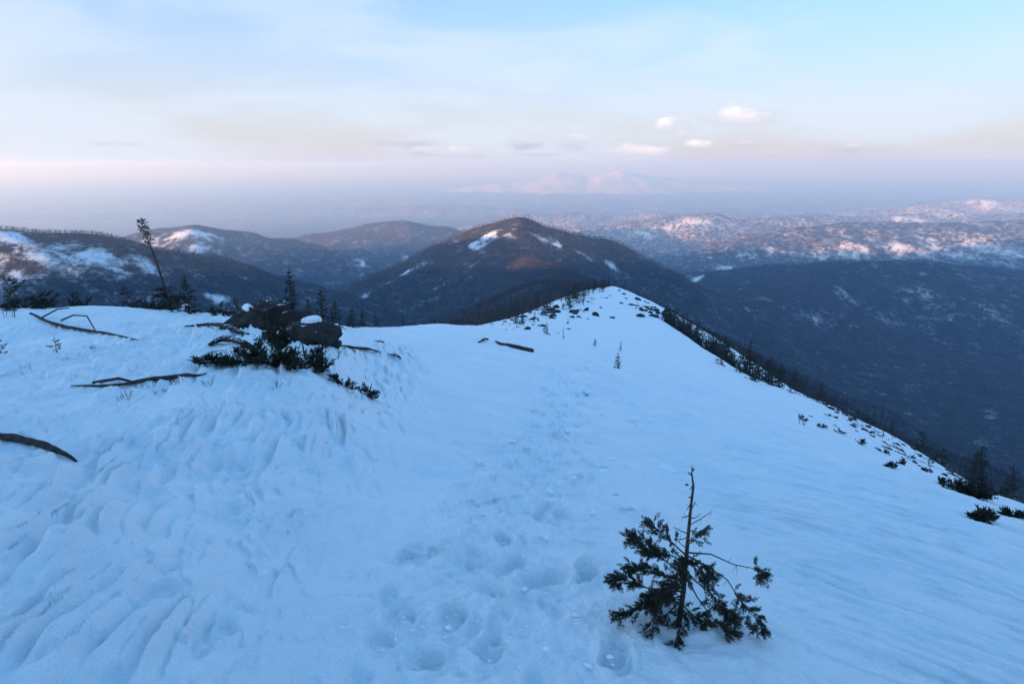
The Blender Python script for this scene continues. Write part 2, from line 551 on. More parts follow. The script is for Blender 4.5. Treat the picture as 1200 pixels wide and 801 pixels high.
def hill_material():
    """winter wood floor: snow with brushwood, clear snow where the 'snow' attribute is high"""
    m, n, l, b = mat_new('wooded_hillside')
    at = nd(n, 'ShaderNodeAttribute', attribute_name='snow')
    tcx = nd(n, 'ShaderNodeTexCoord')
    f1 = m_noise(n, l, 0.035, 6, 0.62, vec=tcx.outputs['Object'])
    f2 = m_noise(n, l, 0.16, 5, 0.7, vec=tcx.outputs['Object'])
    f3 = m_noise(n, l, 0.026, 7, 0.68, vec=tcx.outputs['Object'])
    wood = m_ramp(n, l, f2, [(0.30, (0.018, 0.019, 0.022)), (0.52, (0.040, 0.042, 0.048)), (0.66, (0.085, 0.095, 0.115)), (0.80, (0.20, 0.22, 0.26))])
    big = m_ramp(n, l, f1, [(0.35, (0.55, 0.5, 0.5)), (0.65, (1.1, 1.1, 1.1))])
    mx = nd(n, 'ShaderNodeMix', data_type='RGBA', blend_type='MULTIPLY'); mx.inputs['Factor'].default_value = 1.0
    l.new(wood, mx.inputs[6]); l.new(big, mx.inputs[7])
    ad = nd(n, 'ShaderNodeMath', operation='ADD')
    ml = nd(n, 'ShaderNodeMath', operation='MULTIPLY_ADD'); ml.inputs[1].default_value = 1.1; ml.inputs[2].default_value = -0.57
    l.new(f2, ml.inputs[0]); l.new(ml.outputs[0], ad.inputs[0])
    m3 = nd(n, 'ShaderNodeMath', operation='MULTIPLY_ADD'); m3.inputs[1].default_value = 1.7; m3.inputs[2].default_value = -0.87
    a3 = nd(n, 'ShaderNodeMath', operation='ADD')
    l.new(f3, m3.inputs[0]); l.new(m3.outputs[0], a3.inputs[0]); l.new(at.outputs['Fac'], a3.inputs[1]); l.new(a3.outputs[0], ad.inputs[1])
    mr = nd(n, 'ShaderNodeMapRange', interpolation_type='SMOOTHSTEP')
    mr.inputs['From Min'].default_value = 0.22; mr.inputs['From Max'].default_value = 0.95
    l.new(ad.outputs[0], mr.inputs['Value'])
    m2 = nd(n, 'ShaderNodeMix', data_type='RGBA')
    l.new(mr.outputs[0], m2.inputs['Factor']); l.new(mx.outputs[2], m2.inputs[6]); m2.inputs[7].default_value = (0.70, 0.75, 0.82, 1)
    l.new(m2.outputs[2], b.inputs['Base Color'])
    b.inputs['Roughness'].default_value = 0.9
    b.inputs['Specular IOR Level'].default_value = 0.1
    m_bump(n, l, b, f2, 0.35, 2.0)
    return m


def plain(name, c1, c2, scale, rough=0.85, bump=0.4, dist=0.02, spec=0.2):
    m, n, l, b = mat_new(name)
    f = m_noise(n, l, scale, 6, 0.62)
    l.new(m_ramp(n, l, f, [(0.32, c1), (0.68, c2)]), b.inputs['Base Color'])
    b.inputs['Roughness'].default_value = rough
    b.inputs['Specular IOR Level'].default_value = spec
    if bump:
        m_bump(n, l, b, f, bump, dist)
    return m


M_SNOW = snow_material()
M_HILL = hill_material()
M_LUMP = plain('broken_snow', (0.77, 0.84, 0.90), (0.85, 0.90, 0.94), 2.0, 0.65, 0, 0)
def rock_material():
    m = plain('dark_rock', (0.009, 0.009, 0.010), (0.040, 0.036, 0.036), 3.5, 0.85, 0.9, 0.06)
    n, l = m.node_tree.nodes, m.node_tree.links
    b = n['Principled BSDF']
    old = b.inputs['Base Color'].links[0].from_socket
    geo = nd(n, 'ShaderNodeNewGeometry')
    sp = nd(n, 'ShaderNodeSeparateXYZ'); l.new(geo.outputs['True Normal'], sp.inputs[0])
    f = m_noise(n, l, 5.0, 6, 0.7)
    ad = nd(n, 'ShaderNodeMath', operation='MULTIPLY_ADD'); ad.inputs[1].default_value = 0.9; l.new(f, ad.inputs[0]); l.new(sp.outputs['Z'], ad.inputs[2])
    mr = nd(n, 'ShaderNodeMapRange', interpolation_type='SMOOTHSTEP'); mr.inputs['From Min'].default_value = 1.44; mr.inputs['From Max'].default_value = 1.54
    l.new(ad.outputs[0], mr.inputs['Value'])
    mx = nd(n, 'ShaderNodeMix', data_type='RGBA'); l.new(mr.outputs[0], mx.inputs['Factor']); l.new(old, mx.inputs[6]); mx.inputs[7].default_value = (0.80, 0.86, 0.92, 1)
    l.new(mx.outputs[2], b.inputs['Base Color'])
    return m


M_ROCK = rock_material()
M_BARK = plain('bark', (0.030, 0.024, 0.020), (0.085, 0.066, 0.052), 30, 0.9, 0.6, 0.01)
M_WOOD = plain('weathered_wood', (0.018, 0.016, 0.015), (0.068, 0.056, 0.048), 14, 0.85, 0.6, 0.01)
M_NEEDLE = plain('needles', (0.015, 0.020, 0.016), (0.040, 0.047, 0.032), 6, 0.75, 0, 0)
M_TWIG = plain('bare_twigs', (0.024, 0.021, 0.022), (0.120, 0.083, 0.074), 0.3, 0.9, 0, 0)

# ------------------------------------------------------------------ snow clearings on the hills (shared by ground colour and tree density)
CLEAR = []


def clearing(px, py, wpx, hpx, ang=0.0, amt=1.0, tmax=12000):
    x, y, z = hit(px, py, tmax, False)
    rr = math.hypot(x, y)
    sxm = wpx / FPX * rr
    sym = hpx / FPX * rr * 4.0      # hillsides are seen at a slant
    if y > 3500 and py < 310:
        amt *= .6
    CLEAR.append((x, y, sxm, sym, math.atan2(x, y), math.radians(ang), amt))


for a in [(572, 281, 22, 4, 0, .75), (556, 291, 9, 3, 0, .7), (598, 272, 10, 3, 0, .6), (640, 281, 14, 2.5, 0, .7), (670, 297, 16, 1.6, 0), (655, 289, 6, 1.4, 0), (715, 310, 8, 1.5, 0),
          (475, 320, 5, 2.5, 0), (425, 349, 6, 2, 0), (423, 311, 6, 2, 0), (473, 303, 4, 1.5, 0),
          (40, 287, 60, 8, 0, .24), (120, 305, 70, 9, 0, .27), (150, 320, 34, 7, 0, .42), (20, 325, 30, 9, 0, .38), (15, 277, 14, 4, 0), (85, 296, 40, 6, 0, .18), (255, 350, 16, 3, 0),
          (213, 278, 8, 2.5, 0), (240, 275, 14, 3, 0, .8), (180, 284, 14, 3, 0, .7), (232, 290, 14, 2, 0, .7),
          (960, 302, 9, 4, 0), (987, 298, 8, 4, 0), (1008, 302, 9, 3.5, 0), (1052, 292, 14, 4, 0), (1090, 290, 7, 5, 0), (1155, 292, 16, 4, 0), (1015, 281, 16, 2, 0),
          (1080, 280, 8, 1.5, 0), (1130, 302, 14, 2, 0, .8), (880, 303, 12, 2, 0, .8), (850, 314, 8, 1.5, 0), (905, 296, 14, 2, 0, .6), (1192, 300, 8, 3, 0, .7),
          (820, 262, 20, 3, 0), (780, 268, 16, 2.5, 0, .8), (755, 275, 14, 2, 0, .8), (1052, 259, 12, 1.5, 0), (1078, 258, 8, 1.5, 0), (1110, 252, 14, 2, 0), (1140, 262, 8, 1.2, 0), (1180, 258, 8, 1.2, 0), (1160, 240, 18, 2, 0),
          (1118, 371, 10, 3, 0, .4), (900, 352, 18, 2.0, 0, .4), (878, 365, 12, 2.0, 0, .4), (1080, 345, 16, 4, 0, .3), (960, 380, 12, 3, 0, .3), (805, 325, 5, 1.8, 0), (818, 329, 7, 1.8, 0), (1040, 375, 18, 4, 0, .25), (980, 345, 20, 4, 0, .25), (1160, 360, 20, 5, 0, .25),
          (730, 202, 22, 4, 0), (660, 207, 14, 3, 0), (700, 206, 12, 2, 0), (840, 241, 14, 1.2, 0, 1)]:
    clearing(*a)


def snow_mask(x, y):
    r = np.hypot(x, y)
    rag = fbm(x / 110, y / 110, 61, 5, 0.66)
    rag2 = fbm(x / 34, y / 34, 66, 3, 0.6)
    m = 0.15 + 0.13 * fbm(x / 300, y / 300, 62, 3, 0.6) + 0.15 * rag + 0.14 * rag2
    m = m + 0.16 * sstep(r, 3000, 9000) + 0.12 * sstep(r, 9000, 14000)
    for cx, cy, a, b, caz, rot, amt in CLEAR:
        dx, dy = x - cx, y - cy
        c, s = math.cos(caz), math.sin(caz)
        u, v = dx * c - dy * s, dx * s + dy * c
        sel = (np.abs(u) < 3 * a) & (np.abs(v) < 3 * b)
        if sel.any():
            q = (u[sel] / a) ** 2 + (v[sel] / b) ** 2
            m[sel] = m[sel] + amt * np.exp(-q * 0.9) * np.clip(0.6 + 1.5 * rag[sel] + 1.3 * rag2[sel], 0, 1.1)
    m = m + sstep(r, 12000, 15000) * 0.3 * fbm(x / 500, y / 900, 64, 4, .6)
    return m


# ------------------------------------------------------------------ the land
D2R = math.pi / 180
fine_a = np.arange(-52, 52.001, 0.115) * D2R
rough_a = np.concatenate([np.arange(-180, -52, 4.0), np.arange(54, 180, 4.0)]) * D2R
ANG = np.sort(np.concatenate([fine_a, rough_a]))
RAD = np.concatenate([[0.02, 0.5, 0.9], np.exp(np.arange(math.log(1.15), math.log(12), 0.0058)), np.exp(np.arange(math.log(12), math.log(460), 0.0095)), [460.0]])
R_, A_ = np.meshgrid(RAD, ANG, indexing='ij')
GX_, GY_ = R_ * np.sin(A_), R_ * np.cos(A_)
zz = land(GX_, GY_)
GZ_ = zz + small_relief(GX_, GY_)

# trodden line down the ridge: boot dents, each a hollow with a pushed-up rim
rng = np.random.default_rng(4)
PATH = np.array([hit(*p, 300, False)[:2] for p in [(540, 790), (575, 700), (600, 620), (628, 545), (655, 480), (678, 432), (694, 400), (703, 372)]])
PATH = np.vstack([[0.0, 0.2], PATH])


def dent(x, y, ang, L, Wd, depth, rim=0.35):
    r0 = math.hypot(x, y); a0 = math.atan2(x, y)
    ext = 2.4 * max(L, Wd)
    i0, i1 = np.searchsorted(RAD, [max(r0 - ext, 0), r0 + ext])
    da = ext / max(r0, .3)
    j0, j1 = np.searchsorted(ANG, [a0 - da, a0 + da])
    if i1 - i0 < 2 or j1 - j0 < 2:
        return
    X, Y = GX_[i0:i1, j0:j1] - x, GY_[i0:i1, j0:j1] - y
    u = (X * math.sin(ang) + Y * math.cos(ang)) / L
    v = (X * math.cos(ang) - Y * math.sin(ang)) / Wd
    q = np.sqrt(u * u + v * v) * (1 + 0.22 * perlin(X * 9 + x * 7, Y * 9 + y * 3, 71))
    hollow = -(1 - sstep(q, 0.6, 1.06))
    edge = np.exp(-((q - 1.22) / 0.2) ** 2) * (0.45 + 0.55 * np.clip(-u, -1, 1))
    GZ_[i0:i1, j0:j1] += depth * (hollow + rim * edge)


for px, py, L, Wd, dp in [(252, 733, .17, .12, .055), (183, 690, .16, .11, .05), (195, 660, .09, .07, -.03), (268, 597, .2, .15, .05), (232, 630, .15, .1, .03), (265, 545, .3, .2, .07),
                          (345, 600, .15, .08, .03), (480, 650, .15, .10, .07), (512, 640, .15, .09, .07), (470, 715, .15, .1, .05), (530, 712, .16, .1, .06), (560, 590, .12, .07, .06),
                          (585, 583, .12, .07, .07), (605, 578, .12, .07, .05), (590, 625, .13, .08, .06), (640, 672, .25, .16, .08), (560, 655, .14, .09, .06), (500, 765, .16, .1, .05),
                          (445, 745, .14, .09, .04), (735, 597, .16, .08, .07), (540, 520, .22, .09, .06), (660, 600, .2, .12, .06), (575, 750, .16, .1, .05), (690, 660, .14, .09, .05)]:
    x, y, _ = hit(px, py, 60)
    dent(x, y, rng.normal(0.1, .35), L * .8, Wd * .8, dp * 1.0, .55)
seg = np.cumsum(np.r_[0, np.hypot(*np.diff(PATH, axis=0).T)])
for track in range(3):
    off, ph = (-.35, .1, .42, .75)[track], (0, .2, .1, .3)[track]
    for i, s in enumerate(np.arange(1.3 + ph, 26, 0.36)):
        x = np.interp(s, seg, PATH[:, 0]); y = np.interp(s, seg, PATH[:, 1])
        x1 = np.interp(s + .3, seg, PATH[:, 0]); y1 = np.interp(s + .3, seg, PATH[:, 1])
        hd = math.atan2(x1 - x, y1 - y)
        sd = off * (1 + .03 * s) + (.11 if i % 2 else -.11) + rng.normal(0, .05)
        if rng.random() < .25:
            continue
        dent(x + math.cos(hd) * sd, y - math.sin(hd) * sd + rng.normal(0, .05), hd + (.2 if i % 2 else -.2) + rng.normal(0, .12), .155, .062, rng.uniform(.018, .05), rng.uniform(.3, .7))
for s in np.r_[np.arange(1.4, 30, 0.3), np.arange(30, 110, 0.6)]:
    x = np.interp(s, seg, PATH[:, 0]); y = np.interp(s, seg, PATH[:, 1])
    wd = 0.42 + 0.02 * s
    x += rng.normal(0, wd)
    dent(x, y, rng.normal(0.15, .4), rng.uniform(.06, .13), rng.uniform(.04, .08), rng.uniform(.012, .05), rng.uniform(.4, 1.0))
_bx, _by, _ = hit(797, 724, 40)
dent(_bx, _by, 0, .13, .15, .05, .5)       # wind scoop round the fir sapling
# general roughness of the trodden band
ps = np.interp(GY_, PATH[:, 1], PATH[:, 0])
band = np.exp(-((GX_ - ps) / (0.55 + 0.03 * GY_)) ** 2) * (GY_ > 0) * (1 - sstep(GY_, 50, 120))
GZ_ += band * (0.09 * fbm(GX_ * 2.2, GY_ * 2.2, 72, 4, .62) + 0.075 * np.maximum(fbm(GX_ * 6.0, GY_ * 6.0, 73, 3, .6), 0) - 0.04)

link('snow_ground', grid_mesh('snow_ground', GX_, GY_, GZ_, M_SNOW, wrap=True), kind='structure', label='wind-packed blue-shaded snow covering the ridge')

fa = np.concatenate([np.arange(-60, 60.001, 0.2), np.arange(64, 300, 4.0)]) * D2R
fr = np.concatenate([[440.0], np.exp(np.arange(math.log(455), math.log(60000), 0.0088))])
FR, FA = np.meshgrid(fr, fa, indexing='ij')
FX, FY = FR * np.sin(FA), FR * np.cos(FA)
FZ, LS, RZ = height_far(FX, FY)
FZ[0] -= 3.0
who = np.argmax(np.stack(LS + [RZ]), 0)
SN = snow_mask(FX, FY)
for k_, add in (('snow_patched_hill', .17), ('folded_ridge', .19), ('high_ridge', .18), ('far_peak', .25), ('sunlit_hill', .10), ('rounded_hill', .04), ('shaded_hill', .04)):
    SN += add * (who == [h[0] for h in HILLS].index(k_))
names = [h[0] for h in HILLS] + ['valley_floor', 'ridge_flank']
merge = {'peak_spur': 'wooded_peak', 'shaded_hill_flank': 'shaded_hill', 'shade_spur': 'shade_ridge'}
names = [merge.get(k, k) for k in names]
face_who = np.array([names.index(k) for k in names])[who]
fw = face_who[:-1, :]
fw = np.concatenate([fw], 1)
PLAIN = {'wooded_peak': 'peak', 'side_hill': 'hill', 'sunlit_hill': 'hill', 'rounded_hill': 'hill', 'shaded_hill': 'hill', 'snow_patched_hill': 'hill', 'folded_ridge': 'hill_ridge',
         'high_ridge': 'hill_ridge', 'far_peak': 'mountain', 'low_far_hill': 'hill', 'shade_ridge': 'mountain', 'back_ridge': 'hill_ridge', 'valley_floor': 'valley_floor', 'ridge_flank': 'ridge_slope'}
HLAB = {'wooded_peak': 'wooded conical peak with a sunlit snowy summit beyond the ridge', 'side_hill': 'shaded hill shoulder with long snow bands sloping to the valley',
        'sunlit_hill': 'hazy hill with pink sunlit snow streaks on its flank', 'rounded_hill': 'hazy blue rounded hill behind the wooded peak', 'shaded_hill': 'deep blue shaded wooded hill across the valley',
        'snow_patched_hill': 'sunlit wooded hill dotted with bright snow clearings', 'folded_ridge': 'pale folded ridge of wooded spurs in haze', 'high_ridge': 'long faint blue ridge on the skyline',
        'far_peak': 'faint snow-topped mountain showing through the haze', 'low_far_hill': 'low faint hill lost in haze', 'shade_ridge': 'out-of-view ridge and spur added to shade the slope', 'back_ridge': 'snowy ridge rising behind the viewpoint',
        'valley_floor': 'dark wooded valley floor', 'ridge_flank': 'dark wooded slope below the snowy ridge'}
for i, k in enumerate(names):
    if names.index(k) != i:
        continue
    msk = (fw == i)
    if not msk.any():
        continue
    link(PLAIN[k], grid_mesh(k, FX, FY, FZ, M_HILL, np.concatenate([msk], 1), {'snow': SN}, wrap=True), kind='structure', label=HLAB[k])

# ------------------------------------------------------------------ woods on the hills: bare trees past counting
RND = random.Random(11)


class MB:
    """collects triangles and tubes into one mesh"""

    def __init__(s):
        s.v, s.f = [], []

    def tri(s, a, b, c):
        n = len(s.v); s.v += [a, b, c]; s.f.append((n, n + 1, n + 2))

    def quad(s, a, b, c, d):
        n = len(s.v); s.v += [a, b, c, d]; s.f.append((n, n + 1, n + 2, n + 3))

    def tube(s, pts, rad, sides=5, flat=1.0, cap=True, twist=0.0):
        pts = [Vector(p) for p in pts]
        n0 = len(s.v)
        for i, p in enumerate(pts):
            t = (pts[min(i + 1, len(pts) - 1)] - pts[max(i - 1, 0)])
            t = t.normalized() if t.length > 1e-9 else Vector((0, 0, 1))
            ref = Vector((0, 0, 1)) if abs(t.z) < 0.9 else Vector((1, 0, 0))
            a = t.cross(ref).normalized(); b = a.cross(t).normalized()
            for k in range(sides):
                an = 2 * math.pi * k / sides + twist * i
                s.v.append(p + a * (math.cos(an) * rad[i]) + b * (math.sin(an) * rad[i] * flat))
        for i in range(len(pts) - 1):
            for k in range(sides):
                q = n0 + i * sides
                s.f.append((q + k, q + (k + 1) % sides, q + sides + (k + 1) % sides, q + sides + k))
        if cap:
            s.f.append(tuple(n0 + k for k in range(sides))[::-1])
            s.f.append(tuple(n0 + (len(pts) - 1) * sides + k for k in range(sides)))

    def blade(s, a, d, length, width, rnd):
        """narrow two-sided leaf-like sliver from a along d"""
        d = d.normalized()
        ref = Vector((rnd.uniform(-1, 1), rnd.uniform(-1, 1), rnd.uniform(-1, 1)))
        w = d.cross(ref)
        w = w.normalized() * width if w.length > 1e-6 else Vector((width, 0, 0))
        m = a + d * (length * 0.45)
        n = len(s.v)
        s.v += [a, m + w, a + d * length, m - w]
        s.f.append((n, n + 1, n + 2, n + 3))

    def mesh(s, name, mat, smooth=False):
        return new_mesh(name, s.v, s.f, mat, smooth)


def bare_tree_mesh(seed):
    r = random.Random(seed); m = MB()
    m.tube([(0, 0, -.05), (.01, .01, .45), (0.02, 0, .95)], [.014, .010, .003], 3, cap=False)
    for i in range(15):
        z = r.uniform(.3, .85); a = i * 2.4 + r.uniform(-.4, .4); L = r.uniform(.16, .34) * (1.15 - .5 * z)
        d = Vector((math.cos(a), math.sin(a), r.uniform(.7, 1.5)))
        p = Vector((0.01, 0, z))
        m.blade(p, d, L, .010, r)
        q = p + d.normalized() * L * .5
        for k in range(2):
            e = d + Vector((r.uniform(-1, 1), r.uniform(-1, 1), r.uniform(-.3, .6)))
            m.blade(q, e, L * .6, .008, r)
    return m.mesh('bare_tree', M_TWIG)


def conifer_parts(h, seed, width=0.24, whorls=16, per=5, twigs=7, base=0.08, sparse=0.15, lean=(0, 0), flag=None, tw=1.0):
    r = random.Random(seed)
    tr, cr = MB(), MB()
    ax = lambda t: Vector((lean[0] * t * t + .012 * h * math.sin(t * 7 + seed), lean[1] * t * t + .012 * h * math.cos(t * 6 + seed * 2), h * t))
    n = 7
    tr.tube([ax(i / n) - Vector((0, 0, .12 * h * (i == 0))) for i in range(n + 1)], [h * .022 * (1 - .93 * i / n) + .002 for i in range(n + 1)], 6)
    for w in range(whorls):
        t = base + (1 - base) * (w + r.uniform(-.3, .3)) / whorls
        t = min(max(t, .02), .985)
        L0 = width * h * (1 - t) ** .75 + .02 * h
        for k in range(per):
            if r.random() < sparse:
                continue
            a = 2 * math.pi * (k + r.uniform(-.35, .35)) / per + w * 1.3
            d = Vector((math.cos(a), math.sin(a), r.uniform(-.35, .15) + .5 * t))
            L = L0 * r.uniform(.55, 1.2)
            if flag:
                L *= 1 + .7 * (d.x * flag[0] + d.y * flag[1])
            L = max(L, .015 * h)
            p0 = ax(t); d.normalize()
            tip = p0 + d * L + Vector((0, 0, .10 * L))
            mid = p0 + d * (L * .5) - Vector((0, 0, .05 * L))
            tr.tube([p0, mid, tip], [h * .006 * (1.1 - t), h * .004 * (1.1 - t), .001], 3, cap=False)
            side = d.cross(Vector((0, 0, 1))).normalized()
            for j in range(twigs):
                f = (j + r.uniform(.1, .9)) / twigs
                f = .18 + .82 * f
                q = p0.lerp(mid, f * 2) if f < .5 else mid.lerp(tip, f * 2 - 1)
                e = d * r.uniform(.5, 1.1) + side * r.uniform(-1, 1) + Vector((0, 0, r.uniform(-.35, .55)))
                l = (L * .30 * (1.15 - .5 * f) + .028 * h) * r.uniform(.7, 1.2)
                cr.blade(q, e, l, l * .16 * tw, r)
                cr.blade(q, e + Vector((r.uniform(-.5, .5), r.uniform(-.5, .5), r.uniform(-.2, .5))), l * .8, l * .14 * tw, r)
    top = ax(1.0)
    for j in range(6):
        cr.blade(top - Vector((0, 0, .05 * h * j / 2)), Vector((r.uniform(-.5, .5), r.uniform(-.5, .5), 1)), .06 * h, .008 * h, r)
    return tr, cr


def far_conifer_mesh(seed):
    tr, cr = conifer_parts(1.0, seed, .17, 9, 5, 2, .12, .1, tw=1.9)
    cr.tube([(0, 0, -.05), (0, 0, .9)], [.02, .004], 3, cap=False)
    return cr.mesh('far_conifer', M_NEEDLE)


def forest(name, proto_mesh, pts, sc, label):
    proto = bpy.data.objects.new(proto_mesh.name + '_pattern', proto_mesh)      # never linked: only the woods use it
    me = bpy.data.meshes.new(name)
    me.vertices.add(len(pts)); me.vertices.foreach_set('co', pts.astype(np.float32).ravel())
    a = me.attributes.new('size', 'FLOAT', 'POINT'); a.data.foreach_set('value', sc.astype(np.float32))
    a = me.attributes.new('turn', 'FLOAT', 'POINT'); a.data.foreach_set('value', np.random.default_rng(3).uniform(0, 6.28, len(pts)).astype(np.float32))
    o = link(name, me, kind='stuff', label=label)
    ng = bpy.data.node_groups.new(name, 'GeometryNodeTree')
    ng.interface.new_socket('Geometry', in_out='INPUT', socket_type='NodeSocketGeometry')
    ng.interface.new_socket('Geometry', in_out='OUTPUT', socket_type='NodeSocketGeometry')
    gi, go = ng.nodes.new('NodeGroupInput'), ng.nodes.new('NodeGroupOutput')
    ip = ng.nodes.new('GeometryNodeInstanceOnPoints')
    oi = ng.nodes.new('GeometryNodeObjectInfo'); oi.inputs['Object'].default_value = proto; oi.inputs['As Instance'].default_value = True
    s1 = ng.nodes.new('GeometryNodeInputNamedAttribute'); s1.data_type = 'FLOAT'; s1.inputs['Name'].default_value = 'size'
    s2 = ng.nodes.new('GeometryNodeInputNamedAttribute'); s2.data_type = 'FLOAT'; s2.inputs['Name'].default_value = 'turn'
    cx = ng.nodes.new('ShaderNodeCombineXYZ')
    L = ng.links.new
    L(gi.outputs[0], ip.inputs['Points']); L(oi.outputs['Geometry'], ip.inputs['Instance'])
    L(s1.outputs[0], ip.inputs['Scale']); L(s2.outputs[0], cx.inputs['Z']); L(cx.outputs[0], ip.inputs['Rotation'])
    L(ip.outputs[0], go.inputs[0])
    md = o.modifiers.new('trees', 'NODES'); md.node_group = ng
    return o


def scatter(n, r0, r1, a0=-47, a1=47, seed=1):
    g = np.random.default_rng(seed)
    r = np.sqrt(g.uniform(r0 * r0, r1 * r1, n)); a = np.radians(g.uniform(a0, a1, n))
    return r * np.sin(a), r * np.cos(a), g


def open_ridge(x, y):
    """true where the bare snow of our ridge lies"""
    return (x > FXL(y) - 12 - .05 * y) & (x < FXR(y) + 34) & (y < 330)


def plant(n, r0, r1, seed, thr, hmin, hmax, which='all', soft=.12):
    x, y, g = scatter(n, r0, r1, seed=seed)
    m = snow_mask(x, y)
    keep = ((m + g.normal(0, soft, n) < thr) | (g.uniform(0, 1, n) < .16)) & ~open_ridge(x, y)
    x, y = x[keep], y[keep]
    z = height(x, y, False)
    d = 1 + 0 * x
    return np.stack([x, y, z - .1], 1), g.uniform(hmin, hmax, len(x))


pA, sA = plant(90000, 90, 1350, 5, .36, 4.0, 7.5)
pB, sB = plant(90000, 1350, 2700, 6, .36, 6, 9.5)
pC, sC = plant(32000, 2700, 5200, 7, .30, 7, 11)
allp, alls = np.vstack([pA, pB, pC]), np.concatenate([sA, sB, sC])
sp = np.random.default_rng(8).integers(0, 3, len(allp))
for k in range(3):
    forest('bare_woodland', bare_tree_mesh(20 + k), allp[sp == k], alls[sp == k], 'leafless winter woodland covering the hillsides')
pD, sD = plant(16000, 100, 1200, 9, .30, 5.0, 9.0)
bias = np.random.default_rng(2).uniform(0, 1, len(pD)) < np.where(pD[:, 0] > FXR(pD[:, 1]), 0.9, 0.35)
pD, sD = pD[bias], sD[bias]
forest('conifer_woodland', far_conifer_mesh(3), pD, sD, 'dark conifers mixed into the woods below the ridge')

# ------------------------------------------------------------------ trees one can tell apart
CONE = []
for k, (w, wh, per, sparse) in enumerate([(.20, 14, 5, .15), (.24, 12, 5, .25), (.16, 16, 4, .2), (.28, 11, 5, .3), (.14, 13, 4, .35)]):
    a, b = conifer_parts(1.0, 50 + k, w, wh, per, 5, .06, sparse, tw=1.35)
    CONE.append((a.mesh('trunk', M_BARK), b.mesh('crown', M_NEEDLE)))


def conifer_at(x, y, h, label, group, kind=None, wide=1.0, name='conifer_tree', tilt=0.0):
    k = RND.randrange(5) if kind is None else kind
    e = link(name, None, loc=(x, y, gz(x, y) - .02), rot=(RND.uniform(-.05, .05), tilt + RND.uniform(-.05, .05), RND.uniform(0, 6.28)), scale=(h * wide, h * wide, h), label=label, category='tree', group=group)
    link('trunk', CONE[k][0], e)
    link('crown', CONE[k][1], e)
    return e


for i in range(150):     # the stand in the trough below the open snow
    y = RND.uniform(72, 140)
    t = RND.uniform(.68, .88)
    x = float(FXC(y) + t * (FXR(y) - FXC(y)))
    conifer_at(x, y, RND.uniform(2.0, 4.8), 'small dark conifer in the packed stand below the snow shoulder', 'conifers in the trough below the shoulder', wide=1.25)
for px, py, h in [(885, 447, 4.4), (866, 436, 3.6), (903, 452, 3.2), (926, 461, 2.6), (845, 428, 3.5), (912, 449, 2.4)]:
    x, y, z = hit(px, py, 400, False)
    conifer_at(x, y, h * y / 95, 'taller bushy conifer at the lower end of the packed stand', 'bushy conifers ending the stand', wide=1.3, kind=1)
for i in range(70):     # heads of trees showing over the outer edge
    y = math.exp(RND.uniform(math.log(24), math.log(120)))
    x = float(FXR(y)) + RND.uniform(9, 26) * (.6 + y / 120)
    conifer_at(x, y, RND.uniform(2.6, 5.4) * (.55 + .45 * min(1, y / 60)), 'dark conifer rising from beyond the rocky snow edge', 'conifers below the rocky edge', wide=1.3)
for i in range(44):     # around the end of the ridge
    y = RND.uniform(120, 215); x = float(FXL(y)) - RND.uniform(-1.5, 5)
    conifer_at(x, y, RND.uniform(1.8, 4.2), 'tiny conifer on the brow near the ridge end', 'conifers on the brow at the ridge end')
for i in range(16):
    y = RND.uniform(190, 260); x = float(FXR(y)) + RND.uniform(3, 14)
    conifer_at(x, y, RND.uniform(1.6, 3), 'small conifer just behind the ridge end', 'conifers behind the ridge end')
for i in range(22):
    y = RND.uniform(60, 150); x = float(FXL(y)) + RND.uniform(-3.0, 3.5)
    conifer_at(x, y, RND.uniform(.7, 2.2), 'stunted conifer among stones on the ridge brow', 'stunted conifers along the brow', wide=1.3)
for px, top, dist, wd in [(424, 362, 24, 1.5), (505, 373, 44, 1.3), (517, 375, 46, 1.5), (528, 372, 44, 1.2), (535, 375, 47, 1.4), (560, 378, 58, 1.3), (440, 368, 27, 1.5), (620, 360, 105, 1.0), (472, 372, 40, 1.4)]:
    d = ray(px, top); x = d[0] / d[1] * dist
    conifer_at(x, dist, max(EYE + d[2] / d[1] * dist - gz(x, dist), .3), 'dark little conifer peering over the brow of the ridge', 'conifers peering over the brow', wide=wd)
for px, py, hpx, lab, wd in [(724, 431, 20, 'lone small spruce on the open snow beside the trodden line', 1.35), (727, 411, 12, 'small leaning spruce just up the slope from the lone spruce', 1.1),
                             (641, 392, 16, 'thin spruce sapling on the ridge near the brow stones', .9), (660, 396, 15, 'slender bare-stemmed spruce sapling standing on snow', .7),
                             (697, 405, 9, 'low bushy spruce seedling in the snow', 1.6), (448 + 190, 390, 11, 'stubby spruce seedling beside a thin sapling', 1.3), (612, 378, 17, 'thin dark spruce near the brow log', .7)]:
    x, y, z = hit(px, py, 300, False)
    conifer_at(x, y, hpx / FPX * y * 1.05, lab, None, wide=wd, name='spruce_sapling')


def thin_stem_mesh(seed):
    r = random.Random(seed); m = MB()
    m.tube([(0, 0, -.05), (.02, 0, .5), (r.uniform(-.05, .05), .03, 1)], [.016, .011, .002], 4)
    for i in range(9):
        z = r.uniform(.35, .95); a = r.uniform(0, 6.28)
        d = Vector((math.cos(a), math.sin(a), r.uniform(.8, 1.8)))
        m.blade(Vector((.015, .01, z)), d, r.uniform(.1, .25), .006, r)
    return m.mesh('stem', M_BARK)


